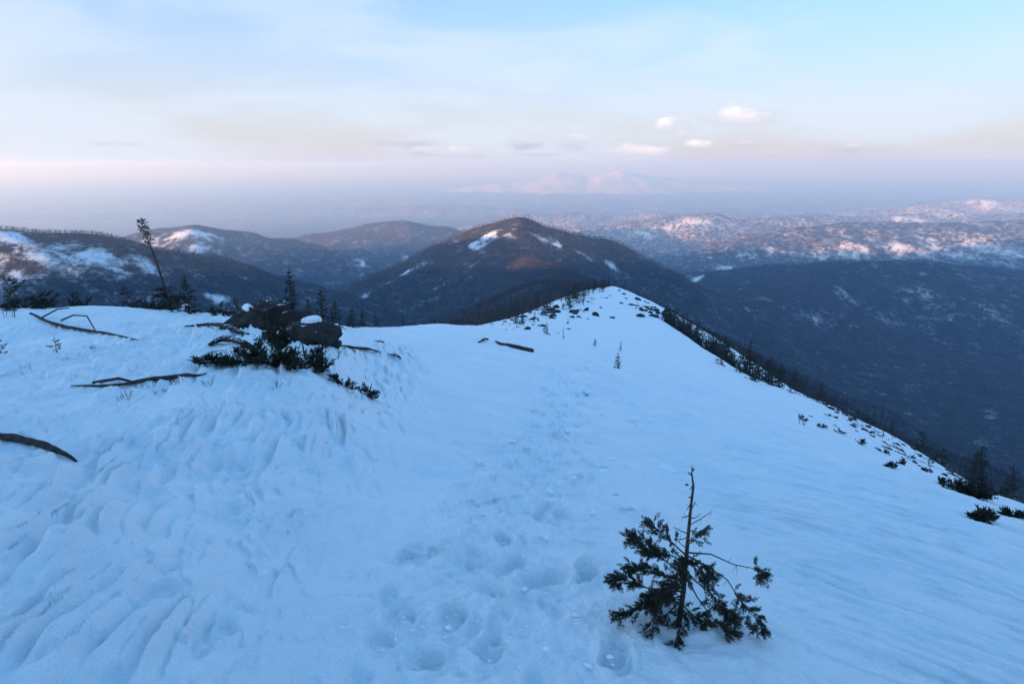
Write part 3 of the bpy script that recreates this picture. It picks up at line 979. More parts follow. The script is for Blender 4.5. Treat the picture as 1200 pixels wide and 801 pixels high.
STEM = [thin_stem_mesh(i) for i in range(3)]
for i in range(34):
    y = math.exp(RND.uniform(math.log(45), math.log(112))); x = float(FXR(y)) + RND.uniform(-4.5, 1.0)
    h = RND.uniform(1.0, 2.6)
    link('bare_sapling', STEM[i % 3], loc=(x, y, gz(x, y)), rot=(0, 0, RND.uniform(0, 6)), scale=h, label='thin leafless sapling on the snowy outer rib', category='sapling', group='bare saplings along the outer rib')

# ------------------------------------------------------------------ stones
def ico():
    t = (1 + 5 ** .5) / 2
    v = [Vector(p).normalized() for p in [(-1, t, 0), (1, t, 0), (-1, -t, 0), (1, -t, 0), (0, -1, t), (0, 1, t), (0, -1, -t), (0, 1, -t), (t, 0, -1), (t, 0, 1), (-t, 0, -1), (-t, 0, 1)]]
    f = [(0, 11, 5), (0, 5, 1), (0, 1, 7), (0, 7, 10), (0, 10, 11), (1, 5, 9), (5, 11, 4), (11, 10, 2), (10, 7, 6), (7, 1, 8), (3, 9, 4), (3, 4, 2), (3, 2, 6), (3, 6, 8), (3, 8, 9), (4, 9, 5), (2, 4, 11), (6, 2, 10), (8, 6, 7), (9, 8, 1)]
    return v, f


def subdiv(v, f):
    v = list(v); c = {}; out = []

    def mid(a, b):
        k = (min(a, b), max(a, b))
        if k not in c:
            v.append((v[a] + v[b]).normalized()); c[k] = len(v) - 1
        return c[k]
    for a, b, d in f:
        x, y, z = mid(a, b), mid(b, d), mid(d, a)
        out += [(a, x, z), (b, y, x), (d, z, y), (x, y, z)]
    return v, out


def rock_shape(seed, n=2, planes=11, rough=.06, size=(1, 1, 1)):
    """angular block: a ball cut back by random planes"""
    r = random.Random(seed)
    v, f = ico()
    for _ in range(n):
        v, f = subdiv(v, f)
    pl = []
    for _ in range(planes):
        d = Vector((r.gauss(0, 1), r.gauss(0, 1), r.gauss(0, .8))).normalized()
        pl.append((d, r.uniform(.55, .9)))
    out = []
    for p in v:
        k = 1.0
        for d, c in pl:
            q = p.dot(d)
            if q > 1e-3:
                k = min(k, c / q)
        nz_ = float(fbm(np.array([p.x * 2.3 + seed]), np.array([p.y * 2.3 + p.z * 1.7]), seed, 3)[0])
        k *= 1 + rough * 2 * nz_
        out.append(Vector((p.x * k * size[0], p.y * k * size[1], p.z * k * size[2])))
    return out, f


ROCK = [new_mesh('rock', *rock_shape(200 + i, 1, 9), M_ROCK) for i in range(6)]


def rock_at(x, y, s, label, group, flat=.6, name='rock'):
    return link(name, ROCK[RND.randrange(6)], loc=(x, y, gz(x, y) + s * .10 * flat), rot=(RND.uniform(-.3, .3), RND.uniform(-.3, .3), RND.uniform(0, 6.28)),
                scale=(s * RND.uniform(.8, 1.5), s * RND.uniform(.7, 1.1), s * flat * RND.uniform(.7, 1.2)), label=label, category='rock', group=group)


def rocks_px(n, cx, cy, wx, wy, smin, smax, label, group, tmax=300, slope=0.0, flat=.6):
    for _ in range(n):
        u, v = RND.gauss(0, .5), RND.gauss(0, .5)
        x, y, z = hit(cx + u * wx, cy + v * wy + slope * u * wx, tmax, False)
        rock_at(x, y, RND.uniform(smin, smax) / FPX * y, label, group, flat)


rocks_px(22, 640, 375, 70, 14, 1.8, 5, 'dark stone poking through snow on the ridge brow', 'stones on the ridge brow')
rocks_px(16, 655, 366, 34, 8, 3, 7, 'dark block in the stone cluster below the tree line', 'stone cluster below the tree line')
rocks_px(20, 745, 357, 34, 9, 1.5, 4, 'small stone on the scree by the ridge end', 'scree by the ridge end', slope=.45)
rocks_px(12, 763, 368, 16, 7, 3, 7, 'brown crag block on the ridge end slope', 'crag on the ridge end slope')
for i in range(130):
    y = math.exp(RND.uniform(math.log(24), math.log(105))); x = float(FXR(y)) + RND.gauss(-2.6, 2.2)
    rock_at(x, y, RND.uniform(1.2, 4.2) / FPX * y * 1.2, 'dark stone on the rocky snow edge above the woods', 'stones along the rocky edge', .5)
# ------------------------------------------------------------------ the fir sapling in the foreground
def shoot(m, p, d, length, r, n=34, nl=.019, nw=.0021):
    """one needle-clad shoot"""
    d = d.normalized()
    for i in range(n):
        f = (i + .5) / n
        o = Vector((r.gauss(0, 1), r.gauss(0, 1), r.gauss(0, 1)))
        o = (o - d * o.dot(d))
        if o.length < 1e-4:
            continue
        o.normalize()
        e = d * r.uniform(.5, 1.1) + o * r.uniform(.6, 1.0) + Vector((0, 0, .25))
        m.blade(p + d * (length * f), e, nl * r.uniform(.75, 1.2) * (1.1 - .25 * f), nw, r)
    m.blade(p + d * length, d, nl, nw, r)


def fir_sapling():
    r = random.Random(77)
    bx, by, bz = hit(797, 724, 40)
    D = math.hypot(by * CP - (bz - EYE) * SP, 0)          # distance along the lens axis
    k = D / FPX                                           # metres for one picture unit at that distance
    e = link('fir_sapling', None, loc=(bx, by, bz), label='scraggly dark fir sapling with bare top standing in the foreground snow', category='tree')
    at = lambda px, py, dep=0.0: Vector(((px - 797 - (724 - py) * .085) * k, dep, (724 - py) * k * 1.06))
    tp = [at(795, 738), at(797, 718), at(801, 690), at(804, 655), at(807, 620), at(810, 588), at(813, 562), at(811, 546)]
    tr = [.0165, .0155, .014, .0118, .0094, .0074, .006, .003]
    m = MB(); m.tube(tp, tr, 8); link('trunk', m.mesh('trunk', M_BARK, True), e)

    def trunk_at(py):
        ys = [738, 718, 690, 655, 620, 588, 562, 546]
        for i in range(len(ys) - 1):
            if ys[i] >= py >= ys[i + 1]:
                return tp[i].lerp(tp[i + 1], (ys[i] - py) / (ys[i] - ys[i + 1]))
        return tp[-1]
    # start height, way points (px, py), depth at the tip, leafy from (0..1), side shoots
    br = [(700, [(775, 712), (745, 735), (752, 745)], -.16, .25, 30), (694, [(760, 700), (722, 706)], -.10, .25, 30), (690, [(762, 690), (735, 683), (724, 690)], .10, .3, 26),
          (676, [(760, 664), (738, 655)], -.05, .2, 26), (668, [(775, 648), (755, 640), (748, 632)], .06, .3, 24), (655, [(785, 640), (768, 634), (757, 626)], -.08, .25, 24),
          (645, [(782, 628), (772, 622)], .1, .2, 14), (684, [(780, 700), (760, 728), (757, 740)], .12, .3, 26), (700, [(785, 715), (768, 725)], .2, .2, 18), (660, [(790, 655), (772, 668)], -.18, .2, 20),
          (670, [(780, 672), (765, 690), (748, 718)], -.22, .25, 26), (648, [(800, 640), (785, 650)], -.2, .2, 16), (690, [(790, 700), (778, 720)], -.24, .2, 18),
          (641, [(832, 645), (862, 657), (884, 664), (894, 674)], .02, .74, 13), (644, [(830, 655), (850, 668), (862, 690), (880, 712), (884, 722)], -.10, .50, 24),
          (652, [(822, 660), (832, 672), (838, 690)], .10, .35, 16), (705, [(812, 712), (822, 712)], -.10, .2, 14), (662, [(818, 680), (838, 700), (850, 722), (862, 734)], .04, .5, 24),
          (650, [(815, 650), (824, 664), (826, 684)], -.14, .3, 14), (630, [(815, 630), (826, 626)], .06, .4, 7), (655, [(806, 670), (812, 690)], .22, .3, 12), (668, [(815, 690), (835, 715), (846, 712)], -.16, .55, 16)]
    for py, way, dep, leaf, ns in br:
        p0 = trunk_at(py)
        pts = [p0]
        for i, (qx, qy) in enumerate(way):
            pts.append(at(qx + r.uniform(-2, 2), qy + r.uniform(-2, 2), dep * (i + 1) / len(way) + r.uniform(-.012, .012)))
        n = len(pts)
        b = MB(); b.tube(pts, [.0048 * (1 - .8 * i / (n - 1)) for i in range(n)], 5)
        nm = MB()
        tot = n - 1
        ns = int(ns * 1.9)
        for j in range(ns):
            f = leaf + (1 - leaf) * (j + r.random()) / ns
            i = min(int(f * tot), tot - 1)
            p = pts[i].lerp(pts[i + 1], f * tot - i)
            d = (pts[i + 1] - pts[i]).normalized()
            sd = d + Vector((r.uniform(-1.1, 1.1), r.uniform(-1.1, 1.1), r.uniform(-.9, .9)))
            l1 = r.uniform(.015, .055)
            q = p + sd.normalized() * l1
            b.tube([p, q], [.0016, .0012], 3, cap=False)
            shoot(nm, q - sd.normalized() * l1 * .5, sd, r.uniform(.03, .052), r, 30)
            if r.random() < .55:
                shoot(nm, q, sd + Vector((r.uniform(-.8, .8), r.uniform(-.8, .8), r.uniform(-.3, .6))), r.uniform(.022, .04), r, 20)
        # bare dead side twigs on the inner part
        for j in range(4):
            f = r.uniform(.2, max(leaf, .35)); i = min(int(f * tot), tot - 1)
            p = pts[i].lerp(pts[i + 1], f * tot - i)
            b.tube([p, p + Vector((r.uniform(-.03, .03), r.uniform(-.03, .03), r.uniform(-.06, .04)))], [.0014, .0006], 3, cap=False)
        bo = link('branch', b.mesh('branch', M_BARK), e)
        link('needles', nm.mesh('needles', M_NEEDLE), bo)
    for py, qx, qy in [(608, 834, 592), (600, 822, 600), (618, 791, 612), (622, 792, 620), (614, 830, 614), (606, 806, 590), (580, 804, 588), (575, 805, 570), (560, 808, 566), (632, 828, 620), (636, 795, 630), (590, 818, 585), (596, 800, 600), (640, 826, 640)]:
        p0 = trunk_at(py); q = at(qx, qy, r.uniform(-.05, .05))
        b = MB(); b.tube([p0, p0.lerp(q, .5) + Vector((0, 0, -.004)), q], [.0036, .0026, .0014], 4)
        for j in range(3):
            p = p0.lerp(q, r.uniform(.4, .95)); b.tube([p, p + Vector((r.uniform(-.02, .02), r.uniform(-.02, .02), r.uniform(-.02, .025)))], [.0011, .0005], 3, cap=False)
        link('dead_branch', b.mesh('dead_branch', M_BARK), e)
    nm = MB()
    for j in range(5):
        shoot(nm, at(811 + r.uniform(-3, 2), 548 + r.uniform(-3, 6)), Vector((r.uniform(-1, .6), r.uniform(-.6, .6), .7)), .02, r, 14, .011)
    for j in range(3):
        shoot(nm, at(807 + r.uniform(-2, 2), 562), Vector((-.8, 0, .6)), .015, r, 8, .009)
    link('needles', nm.mesh('needles', M_NEEDLE), e)


fir_sapling()

# ------------------------------------------------------------------ rock knoll
def boulder(px, py, wpx, hpx, seed, label, depth=1.0, dist=None, cap=None, sink=.35):
    x, y, z = hit(px, py, 60, False)
    if dist:
        y = dist; d = ray(px, py); x = d[0] / d[1] * y; z = gz(x, y)
    k = y / FPX
    sz = (wpx * k * .62, wpx * k * .55 * depth, hpx * k * .72)
    v, f = rock_shape(seed, 4, 15, .05, sz)
    o = link('boulder', new_mesh('boulder', v, f, M_ROCK), loc=(x, y, z + sz[2] * (1 - sink * 2)), rot=(0, 0, random.Random(seed).uniform(-.5, .5)), label=label, category='rock')
    if cap:
        cv, cf = rock_shape(seed, 4, 15, .05, sz)
        top = max(q.z for q in cv)
        lim = [q for q in range(len(cv)) if cv[q].z > top * cap[0] and cap[1] * sz[0] < cv[q].x < cap[2] * sz[0]]
        ls = set(lim)
        vv = [q * 1.0 for q in cv]
        for q in lim:
            vv[q] = cv[q] + Vector((0, 0, .035 + .03 * (cv[q].z / top)))
        ff = [t for t in cf if all(i in ls for i in t)]
        used = sorted({i for t in ff for i in t}); mp_ = {u: i for i, u in enumerate(used)}
        if ff:
            vs = [vv[u] for u in used]; n = len(vs)
            vs += [cv[u] - Vector((0, 0, .01)) for u in used]
            edge = {}
            for t in ff:
                for a, b in ((t[0], t[1]), (t[1], t[2]), (t[2], t[0])):
                    edge[(a, b)] = 1
            fs = [tuple(mp_[i] for i in t) for t in ff]
            fs += [(mp_[b], mp_[a], mp_[a] + n, mp_[b] + n) for (a, b) in edge if (b, a) not in edge]
            link('snow_cap', new_mesh('snow_cap', vs, fs, M_LUMP, True), o)
    return o


boulder(292, 388, 50, 36, 301, 'large dark boulder with a snow cap on the rock knoll', cap=(.80, -.55, .15))
boulder(366, 402, 62, 30, 305, 'broad low dark boulder behind the dwarf pine on the knoll', 1.1, cap=(.93, -.2, .4))
boulder(322, 380, 62, 42, 309, 'upper dark boulder crowning the rock knoll', .9)
boulder(345, 390, 44, 30, 310, 'cracked dark block wedged between the knoll boulders', .8)
boulder(318, 402, 36, 18, 314, 'low dark slab at the foot of the crowning boulder', .8)
boulder(389, 404, 26, 12, 312, 'small low boulder at the end of the knoll rocks')


def lying(name, pix, rads, mat, label, cat, flat=.7, lift=.3, branches=(), sides=8):
    """a log or ledge lying in the snow along picture points"""
    r = random.Random(len(label))
    p = [Vector(hit(a, b, 120)) for a, b in pix]
    fine, rr = [], []
    for i in range(len(p) - 1):
        for j in range(6):
            t = j / 6
            q = p[i].lerp(p[i + 1], t)
            ra = rads[i] + (rads[i + 1] - rads[i]) * t
            q.z = float(np.mean([gz(q.x + a_, q.y + b_) for a_, b_ in ((0, 0), (.35, .1), (-.35, -.1), (.15, .3), (-.15, -.3))])) * .4 + gz(q.x, q.y) * .6 + ra * (lift + .35)
            fine.append(q + Vector((r.uniform(-.1, .1) * ra, r.uniform(-.1, .1) * ra, r.uniform(-.1, .1) * ra)))
            rr.append(ra * r.uniform(.85, 1.12))
    fine.append(p[-1] + Vector((0, 0, rads[-1] * lift))); rr.append(rads[-1])
    for _ in range(3):
        fine = [fine[0]] + [(fine[i - 1] + fine[i] * 2 + fine[i + 1]) / 4 for i in range(1, len(fine) - 1)] + [fine[-1]]
    org = fine[0].copy()
    m = MB(); m.tube([q - org for q in fine], [v_ * .8 for v_ in rr], sides, flat)
    e = link(name, m.mesh(name, mat, False), loc=org, label=label, category=cat)
    for pb in branches:
        q = [Vector(hit(a, b, 120)) + Vector((0, 0, h)) for a, b, h in pb]
        b = MB(); b.tube([v - org for v in q], [.022 * (1 - .6 * i / len(q)) for i in range(len(q))], 5)
        link('branch', b.mesh('branch', mat), e)
    return e


lying('fallen_log', [(-14, 514), (18, 516), (48, 524), (70, 533), (90, 541)], [.05, .05, .045, .035, .012], M_WOOD, 'short dark curved log half sunk in wind-rippled snow', 'log')
lying('fallen_log', [(84, 454), (130, 452), (175, 445), (215, 440), (242, 438)], [.012, .03, .05, .045, .012], M_WOOD, 'long straight dark log with dry twigs beside it', 'log', branches=[[(110, 450, .02), (140, 449, .05), (160, 450, .02)]])
lying('fallen_log', [(36, 368), (72, 384), (95, 388), (130, 392), (161, 399)], [.04, .06, .055, .04, .015], M_WOOD, 'dark log with an arched branch near the brow spruces', 'log', branches=[[(72, 378, .05), (88, 378, .18), (104, 382, .22), (113, 390, .02)], [(50, 374, .05), (70, 372, .2), (84, 374, .28)]])
lying('rock_ledge', [(217, 383), (245, 382), (270, 386), (290, 392)], [.03, .10, .12, .05], M_ROCK, 'thin flat rock ledge reaching out from the large boulder', 'rock', .5)
lying('rock_ledge', [(247, 406), (262, 402), (285, 406), (306, 413)], [.05, .11, .09, .03], M_ROCK, 'blunt dark rock ledge in front of the large boulder', 'rock', .6)
lying('rock_ledge', [(396, 404), (412, 409), (430, 411), (446, 413)], [.02, .08, .09, .03], M_ROCK, 'narrow dark ledge in the snow past the knoll boulders', 'rock', .4)
lying('rock_ledge', [(440, 400), (445, 401), (450, 402)], [.03, .07, .03], M_ROCK, 'tiny dark rock showing above the narrow ledge', 'rock', .5)
lying('rock_ledge', [(454, 415), (462, 418), (470, 421)], [.02, .06, .02], M_ROCK, 'small sliver of rock beyond the narrow ledge', 'rock', .4)
lying('rock_ledge', [(382, 384), (395, 382), (405, 386)], [.02, .06, .02], M_ROCK, 'short thin ledge just behind the broad boulder', 'rock', .4)
lying('fallen_log', [(581, 401), (598, 407), (612, 410), (622, 412)], [.06, .16, .14, .20], M_WOOD, 'broken dark log on the ridge below the brow stones', 'log', .7)
lying('fallen_log', [(561, 402), (566, 399), (572, 398)], [.04, .08, .05], M_WOOD, 'short dark stump end sticking from the ridge snow', 'log', .8, .6)


# dwarf pines: sprawling stems with dense clumps of needles
def dwarf_pine(px, py, wpx, hpx, n, seed, label, twiggy=0, dist=None, shoots=9):
    r = random.Random(seed)
    x, y, z = hit(px, py, 80)
    if dist:
        y = dist; d = ray(px, py); x = d[0] / d[1] * y; z = gz(x, y)
    k = y / FPX
    e = link('dwarf_pine', None, loc=(x, y, z), label=label, category='shrub')
    st, nm = MB(), MB()
    for i in range(n):
        a = r.uniform(0, 6.28)
        dx = math.cos(a) * wpx * k * .5 * r.uniform(.3, 1.05); dy = math.sin(a) * wpx * k * .38 * r.uniform(.2, 1)
        up = hpx * k * r.uniform(.15, 1.0) * (1.1 - .75 * abs(dx) / (wpx * k * .5 + 1e-6))
        gg = gz(x + dx, y + dy) - z
        p = [Vector((0, 0, -.03)), Vector((dx * .45, dy * .45, gg * .45 + up * .35)), Vector((dx, dy, gg + up))]
        st.tube(p, [.018, .011, .003], 4, cap=False)
        for j in range(shoots):
            f = r.uniform(.3, 1.0)
            q = p[0].lerp(p[1], f * 2) if f < .5 else p[1].lerp(p[2], f * 2 - 1)
            dd = Vector((dx, dy, up)).normalized() + Vector((r.uniform(-1, 1), r.uniform(-1, 1), r.uniform(-.3, .9)))
            dd.normalize()
            L = r.uniform(.06, .14)
            st.tube([q, q + dd * L], [.004, .002], 3, cap=False)
            for b in range(11):
                o = dd + Vector((r.uniform(-.9, .9), r.uniform(-.9, .9), r.uniform(-.6, .9)))
                nm.blade(q + dd * (L * r.uniform(.25, 1)), o, r.uniform(.04, .08), .0095, r)
    link('stems', st.mesh('stems', M_BARK), e)
    link('needles', nm.mesh('needles', M_NEEDLE), e)
    for i in range(twiggy):
        a = r.uniform(-1, 1)
        t = MB(); q = Vector((a * wpx * k * .4, r.uniform(-.1, .2), .05))
        t.tube([q, q + Vector((r.uniform(-.1, .1), 0, hpx * k * .5)), q + Vector((r.uniform(-.25, .25), r.uniform(-.1, .1), hpx * k * r.uniform(.8, 1.3)))], [.008, .006, .002], 4)
        link('bare_stem', t.mesh('bare_stem', M_BARK), e)
    return e


dwarf_pine(318, 427, 124, 28, 40, 401, 'large sprawling dark dwarf pine in front of the boulders', 5)
dwarf_pine(326, 410, 40, 62, 18, 402, 'upright dark dwarf pine growing against the knoll boulders', 3)
dwarf_pine(377, 436, 38, 26, 12, 403, 'small dwarf pine at the edge of the snow drift', 2)
dwarf_pine(250, 424, 60, 10, 9, 404, 'flat creeping pine sprig beside the blunt ledge', 2)
dwarf_pine(402, 450, 22, 8, 5, 405, 'low pine sprig on the drift edge', 0, shoots=6)
dwarf_pine(431, 464, 18, 8, 5, 406, 'lonely pine sprig lying on smooth snow down from the drift edge', 0, shoots=6)
dwarf_pine(293, 366, 30, 20, 10, 407, 'dark pine tuft behind the snow-capped boulder', 0, 15.8)
dwarf_pine(1135, 580, 70, 20, 40, 408, 'wide dwarf pine mat at the lower rocky edge', 0, shoots=12)
dwarf_pine(1146, 608, 22, 6, 7, 409, 'single low shrub on smooth snow below the pine mat', 0)
dwarf_pine(1190, 604, 26, 5, 7, 410, 'thin shrub strip in snow near the pine mat', 0)
dwarf_pine(42, 345, 34, 18, 11, 411, 'dark bushy pine on the brow behind the arched log', 0, 17.5)
dwarf_pine(92, 346, 44, 20, 12, 412, 'broad dark pine bush holding snow on the brow', 0, 18.0)
dwarf_pine(256, 362, 34, 14, 9, 413, 'low dark pine bush between the spruces and boulders', 0, 17.5)
dwarf_pine(180, 358, 60, 16, 12, 414, 'dense pine scrub round the foot of the leaning spruce', 0, 18.0)
dwarf_pine(8, 358, 26, 14, 6, 415, 'small pine bush at the brow beside the arched log', 1, 16.0)
dwarf_pine(50, 362, 30, 12, 8, 416, 'pine twigs sticking out by the arched log butt', 0)
for px, py, w in [(940, 492, 16), (962, 500, 14), (985, 508, 16), (1010, 520, 14), (1035, 530, 16), (1060, 545, 18), (1085, 552, 12), (1000, 500, 10), (970, 487, 10), (1100, 565, 12), (1045, 548, 10)]:
    o = dwarf_pine(px, py, w, w * .4, 8, px, 'small dark shrub in the snow along the rocky edge', 0, shoots=5)
    o['group'] = 'shrubs along the rocky edge'

def shrub_mesh(seed):
    r = random.Random(seed); st, nm = MB(), MB()
    for i in range(7):
        a = r.uniform(0, 6.28); L = r.uniform(.3, 1.0)
        p = [Vector((0, 0, -.1)), Vector((math.cos(a) * L * .5, math.sin(a) * L * .5, .12)), Vector((math.cos(a) * L, math.sin(a) * L, r.uniform(.1, .45)))]
        st.tube(p, [.03, .02, .006], 3, cap=False)
        for j in range(9):
            q = p[1].lerp(p[2], r.uniform(0, 1))
            nm.blade(q, Vector((r.uniform(-1, 1), r.uniform(-1, 1), r.uniform(-.1, 1))), r.uniform(.15, .32), .045, r)
    return st.mesh('stems', M_BARK), nm.mesh('needles', M_NEEDLE)


SHRUB = [shrub_mesh(700 + i) for i in range(4)]


def shrub_at(x, y, s_, label, group):
    k = RND.randrange(4)
    e = link('scrub_bush', None, loc=(x, y, gz(x, y)), rot=(0, 0, RND.uniform(0, 6.28)), scale=(s_ * RND.uniform(.8, 1.5), s_, s_ * RND.uniform(.6, 1.1)), label=label, category='shrub', group=group)
    link('stems', SHRUB[k][0], e); link('needles', SHRUB[k][1], e)


for i in range(120):
    y = math.exp(RND.uniform(math.log(24), math.log(115))); x = float(FXR(y)) + RND.gauss(-1.8, 2.0)
    shrub_at(x, y, RND.uniform(2.5, 6.5) / FPX * y, 'wind-clipped scrub bush among stones on the snow edge', 'scrub along the rocky edge')
for i in range(90):
    y = RND.uniform(44, 175); x = float(FXL(y)) + RND.gauss(2.0, 2.6)
    shrub_at(x, y, RND.uniform(1.5, 4.5) / FPX * y, 'low scrub bush between stones on the ridge brow', 'scrub on the ridge brow')

# spruces on the left brow
def spruce(px, top, base, dist, width, seed, label, flag=None, sparse=.2, whorls=15, snow=0, name='spruce_tree', lean=0.0, basef=.05, tw=1.0):
    d = ray(px, base); x = d[0] / d[1] * dist
    z = gz(x, dist)
    dt = ray(px, top)
    h = max(EYE + dt[2] / dt[1] * dist - z, .3)
    tr, cr = conifer_parts(h, seed, width, whorls, 5, 9, basef, sparse, (lean * h, 0), flag, tw)
    e = link(name, None, loc=(x, dist, z - .03), label=label, category='tree')
    link('trunk', tr.mesh('trunk', M_BARK), e); link('crown', cr.mesh('crown', M_NEEDLE), e)
    r = random.Random(seed)
    for i in range(snow):
        v, f = rock_shape(seed + i, 2, 4, .06, (h * r.uniform(.07, .13), h * .08, h * .035))
        a = r.uniform(0, 6.28); rr = width * h * .5
        link('snow_pad', new_mesh('snow_pad', v, f, M_LUMP, True), e, loc=(math.cos(a) * rr, math.sin(a) * rr - .1, h * r.uniform(.12, .4)))
    return e


spruce(222, 322, 362, 17.5, .30, 501, 'dark pointed spruce next to the leaning spruce on the brow', snow=2)
spruce(150, 334, 358, 18.5, .42, 502, 'squat ragged spruce with flattened boughs on the brow', sparse=.3)
spruce(342, 316, 360, 17.0, .13, 503, 'tall narrow spruce rising behind the boulders', sparse=.25, whorls=20, tw=1.3)
spruce(377, 338, 368, 19.0, .26, 504, 'ragged spruce beyond the boulders with spreading boughs', sparse=.3, snow=1)
spruce(393, 350, 370, 20.0, .28, 505, 'short spruce next to the ragged one beyond the boulders', snow=1)
spruce(362, 350, 368, 20.0, .26, 506, 'little spruce squeezed between two taller ones beyond the boulders', sparse=.3)
spruce(12, 336, 362, 15.5, .34, 507, 'thin-topped small spruce by the arched log', sparse=.35)
spruce(30, 322, 346, 19.0, .36, 508, 'spruce with tilted top on the brow above the pine bush', flag=(1, 0), lean=-.25)
spruce(205, 342, 362, 17.0, .40, 509, 'dense low spruce at the foot of the leaning trunk', sparse=.1, snow=1)
spruce(412, 361, 372, 22.0, .34, 510, 'tiny spruce at the end of the brow row')
spruce(278, 348, 366, 16.5, .36, 511, 'bushy spruce just behind the snow-capped boulder', sparse=.15, snow=1)
spruce(67, 400, 413, hit(67, 413, 60)[1], .5, 512, 'tiny spruce seedling with three sprigs on open snow', sparse=.4, whorls=4, name='spruce_seedling', tw=2)
spruce(1, 405, 414, hit(3, 414, 60)[1], .6, 513, 'small spruce sprig poking from drifted snow', sparse=.4, whorls=4, name='spruce_seedling', tw=2)


def leaning_spruce():
    r = random.Random(9)
    dist = 18.0
    d = ray(199, 360); x = d[0] / d[1] * dist; z = gz(x, dist)
    k = dist / FPX
    at = lambda px, py, q=0.0: Vector(((px - 199) * k, q, (360 - py) * k))
    e = link('leaning_spruce', None, loc=(x, dist, z), label='tall leaning spruce with bare trunk and tufted top on the brow', category='tree')
    way = [(200, 366), (198, 345), (195, 322), (191, 300), (187, 282), (183, 266), (180, 252)]
    pts = [at(*w) for w in way]
    m = MB(); m.tube(pts, [.038, .034, .029, .023, .016, .010, .003], 8); link('trunk', m.mesh('trunk', M_BARK, True), e)

    def on(f):
        q = f * (len(pts) - 1); i = min(int(q), len(pts) - 2)
        return pts[i].lerp(pts[i + 1], q - i)
    cr, tw = MB(), MB()
    for i in range(150):
        f = 1 - abs(r.gauss(0, .17)) if i < 80 else r.uniform(.36, .75)
        f = min(max(f, .35), 1)
        p = on(f)
        a = r.uniform(0, 6.28)
        L = r.uniform(.05, .20) * (1.2 - .75 * sstep(f, .86, 1.0))
        dd = Vector((math.cos(a) + .35, math.sin(a) * .9, r.uniform(-.2, .6))).normalized()
        tw.tube([p, p + dd * L], [.006, .002], 3, cap=False)
        if f > .70 and i % 3:
            for j in range(4):
                cr.blade(p + dd * L * r.uniform(.3, 1), dd + Vector((r.uniform(-.8, .8), r.uniform(-.8, .8), r.uniform(-.3, .8))), r.uniform(.05, .10), .014, r)
    p = on(.55); tw.tube([p, p + Vector((-.25, 0, .06)), p + Vector((-.5, .1, .08))], [.012, .008, .003], 4)
    for i in range(60):
        f = r.uniform(0.0, .26); p = on(f); a = r.uniform(0, 6.28)
        dd = Vector((math.cos(a), math.sin(a), r.uniform(-.2, .3))).normalized(); L = r.uniform(.2, .75) * (1 - 1.6 * f)
        tw.tube([p, p + dd * L], [.012, .003], 3, cap=False)
        for j in range(16):
            cr.blade(p + dd * L * r.uniform(.2, 1), dd + Vector((r.uniform(-.9, .9), r.uniform(-.9, .9), r.uniform(-.4, .7))), r.uniform(.07, .14), .017, r)
    link('twigs', tw.mesh('twigs', M_BARK), e, kind='stuff')
    link('crown', cr.mesh('crown', M_NEEDLE), e)


leaning_spruce()

# dry twigs poking from the snow
for px, py, n, hp, lab in [(272, 424, 14, 18, 'dry twig tuft in front of the blunt ledge'), (285, 420, 10, 20, 'taller dry twigs beside the sprawling dwarf pine'), (205, 448, 12, 12, 'low dry twigs along the straight log end'),
                           (170, 452, 8, 10, 'sparse dry twigs beside the middle of the straight log'), (148, 466, 9, 10, 'small dry tuft on snow below the straight log'), (243, 452, 6, 14, 'few dry stems past the straight log tip'),
                           (322, 456, 5, 14, 'forked dry stem standing on the smooth drift'), (12, 372, 6, 12, 'dry stems by the thin-topped spruce'), (185, 462, 7, 8, 'short dry stubble in snow below the log'), (395, 420, 4, 16, 'bent dry stem by the narrow ledge'), (110, 408, 4, 6, 'tiny dry stems on snow between the two long logs'), (940, 497, 5, 12, 'pair of dark dead stems on the flank snow')]:
    r = random.Random(px * 7 + py)
    x, y, z = hit(px, py, 80); k = y / FPX
    m = MB()
    for i in range(n):
        p = Vector((r.uniform(-.5, .5) * n * 1.6 * k, r.uniform(-.1, .1), -.02)); t = p + Vector((r.uniform(-.5, .5) * hp * k, r.uniform(-.2, .2) * hp * k, hp * k * r.uniform(.5, 1.1)))
        m.tube([p, p.lerp(t, .5) + Vector((r.uniform(-.01, .01), 0, .01)), t], [.0045 * y / 9, .0035 * y / 9, .0015 * y / 9], 3, cap=False)
        q = p.lerp(t, .6); m.tube([q, q + Vector((r.uniform(-.3, .3) * hp * k, 0, .3 * hp * k))], [.003 * y / 9, .001 * y / 9], 3, cap=False)
    link('dry_twigs', m.mesh('dry_twigs', M_BARK), loc=(x, y, z), label=lab, category='twigs')

# lumps of broken snow crust along the trodden line
CH = []
for i in range(6):
    CH.append(new_mesh('snow_lump', *rock_shape(600 + i, 2, 10, .16), M_LUMP))
BIG = [(784, 551, 20, 'biggest oblong lump of snow crust on the open flank'), (746, 596, 14, 'crust lump beside a deep hollow near the fir sapling'), (741, 493, 16, 'long crust lump on the flank above the oblong one'), (690, 461, 14, 'bright crust lump by the trodden line'),
       (722, 578, 9, None), (700, 545, 8, None), (688, 430, 6, None), (706, 552, 9, None), (672, 560, 8, None), (730, 532, 7, None), (645, 575, 9, None), (600, 517, 9, None), (757, 559, 7, None), (715, 538, 8, None), (680, 470, 9, None), (733, 545, 6, None), (695, 600, 8, None),
       (665, 505, 7, None), (640, 630, 9, None), (560, 540, 8, None), (525, 735, 9, None), (690, 780, 12, None), (675, 720, 10, None), (715, 770, 9, None), (640, 760, 10, None), (615, 690, 9, None)]
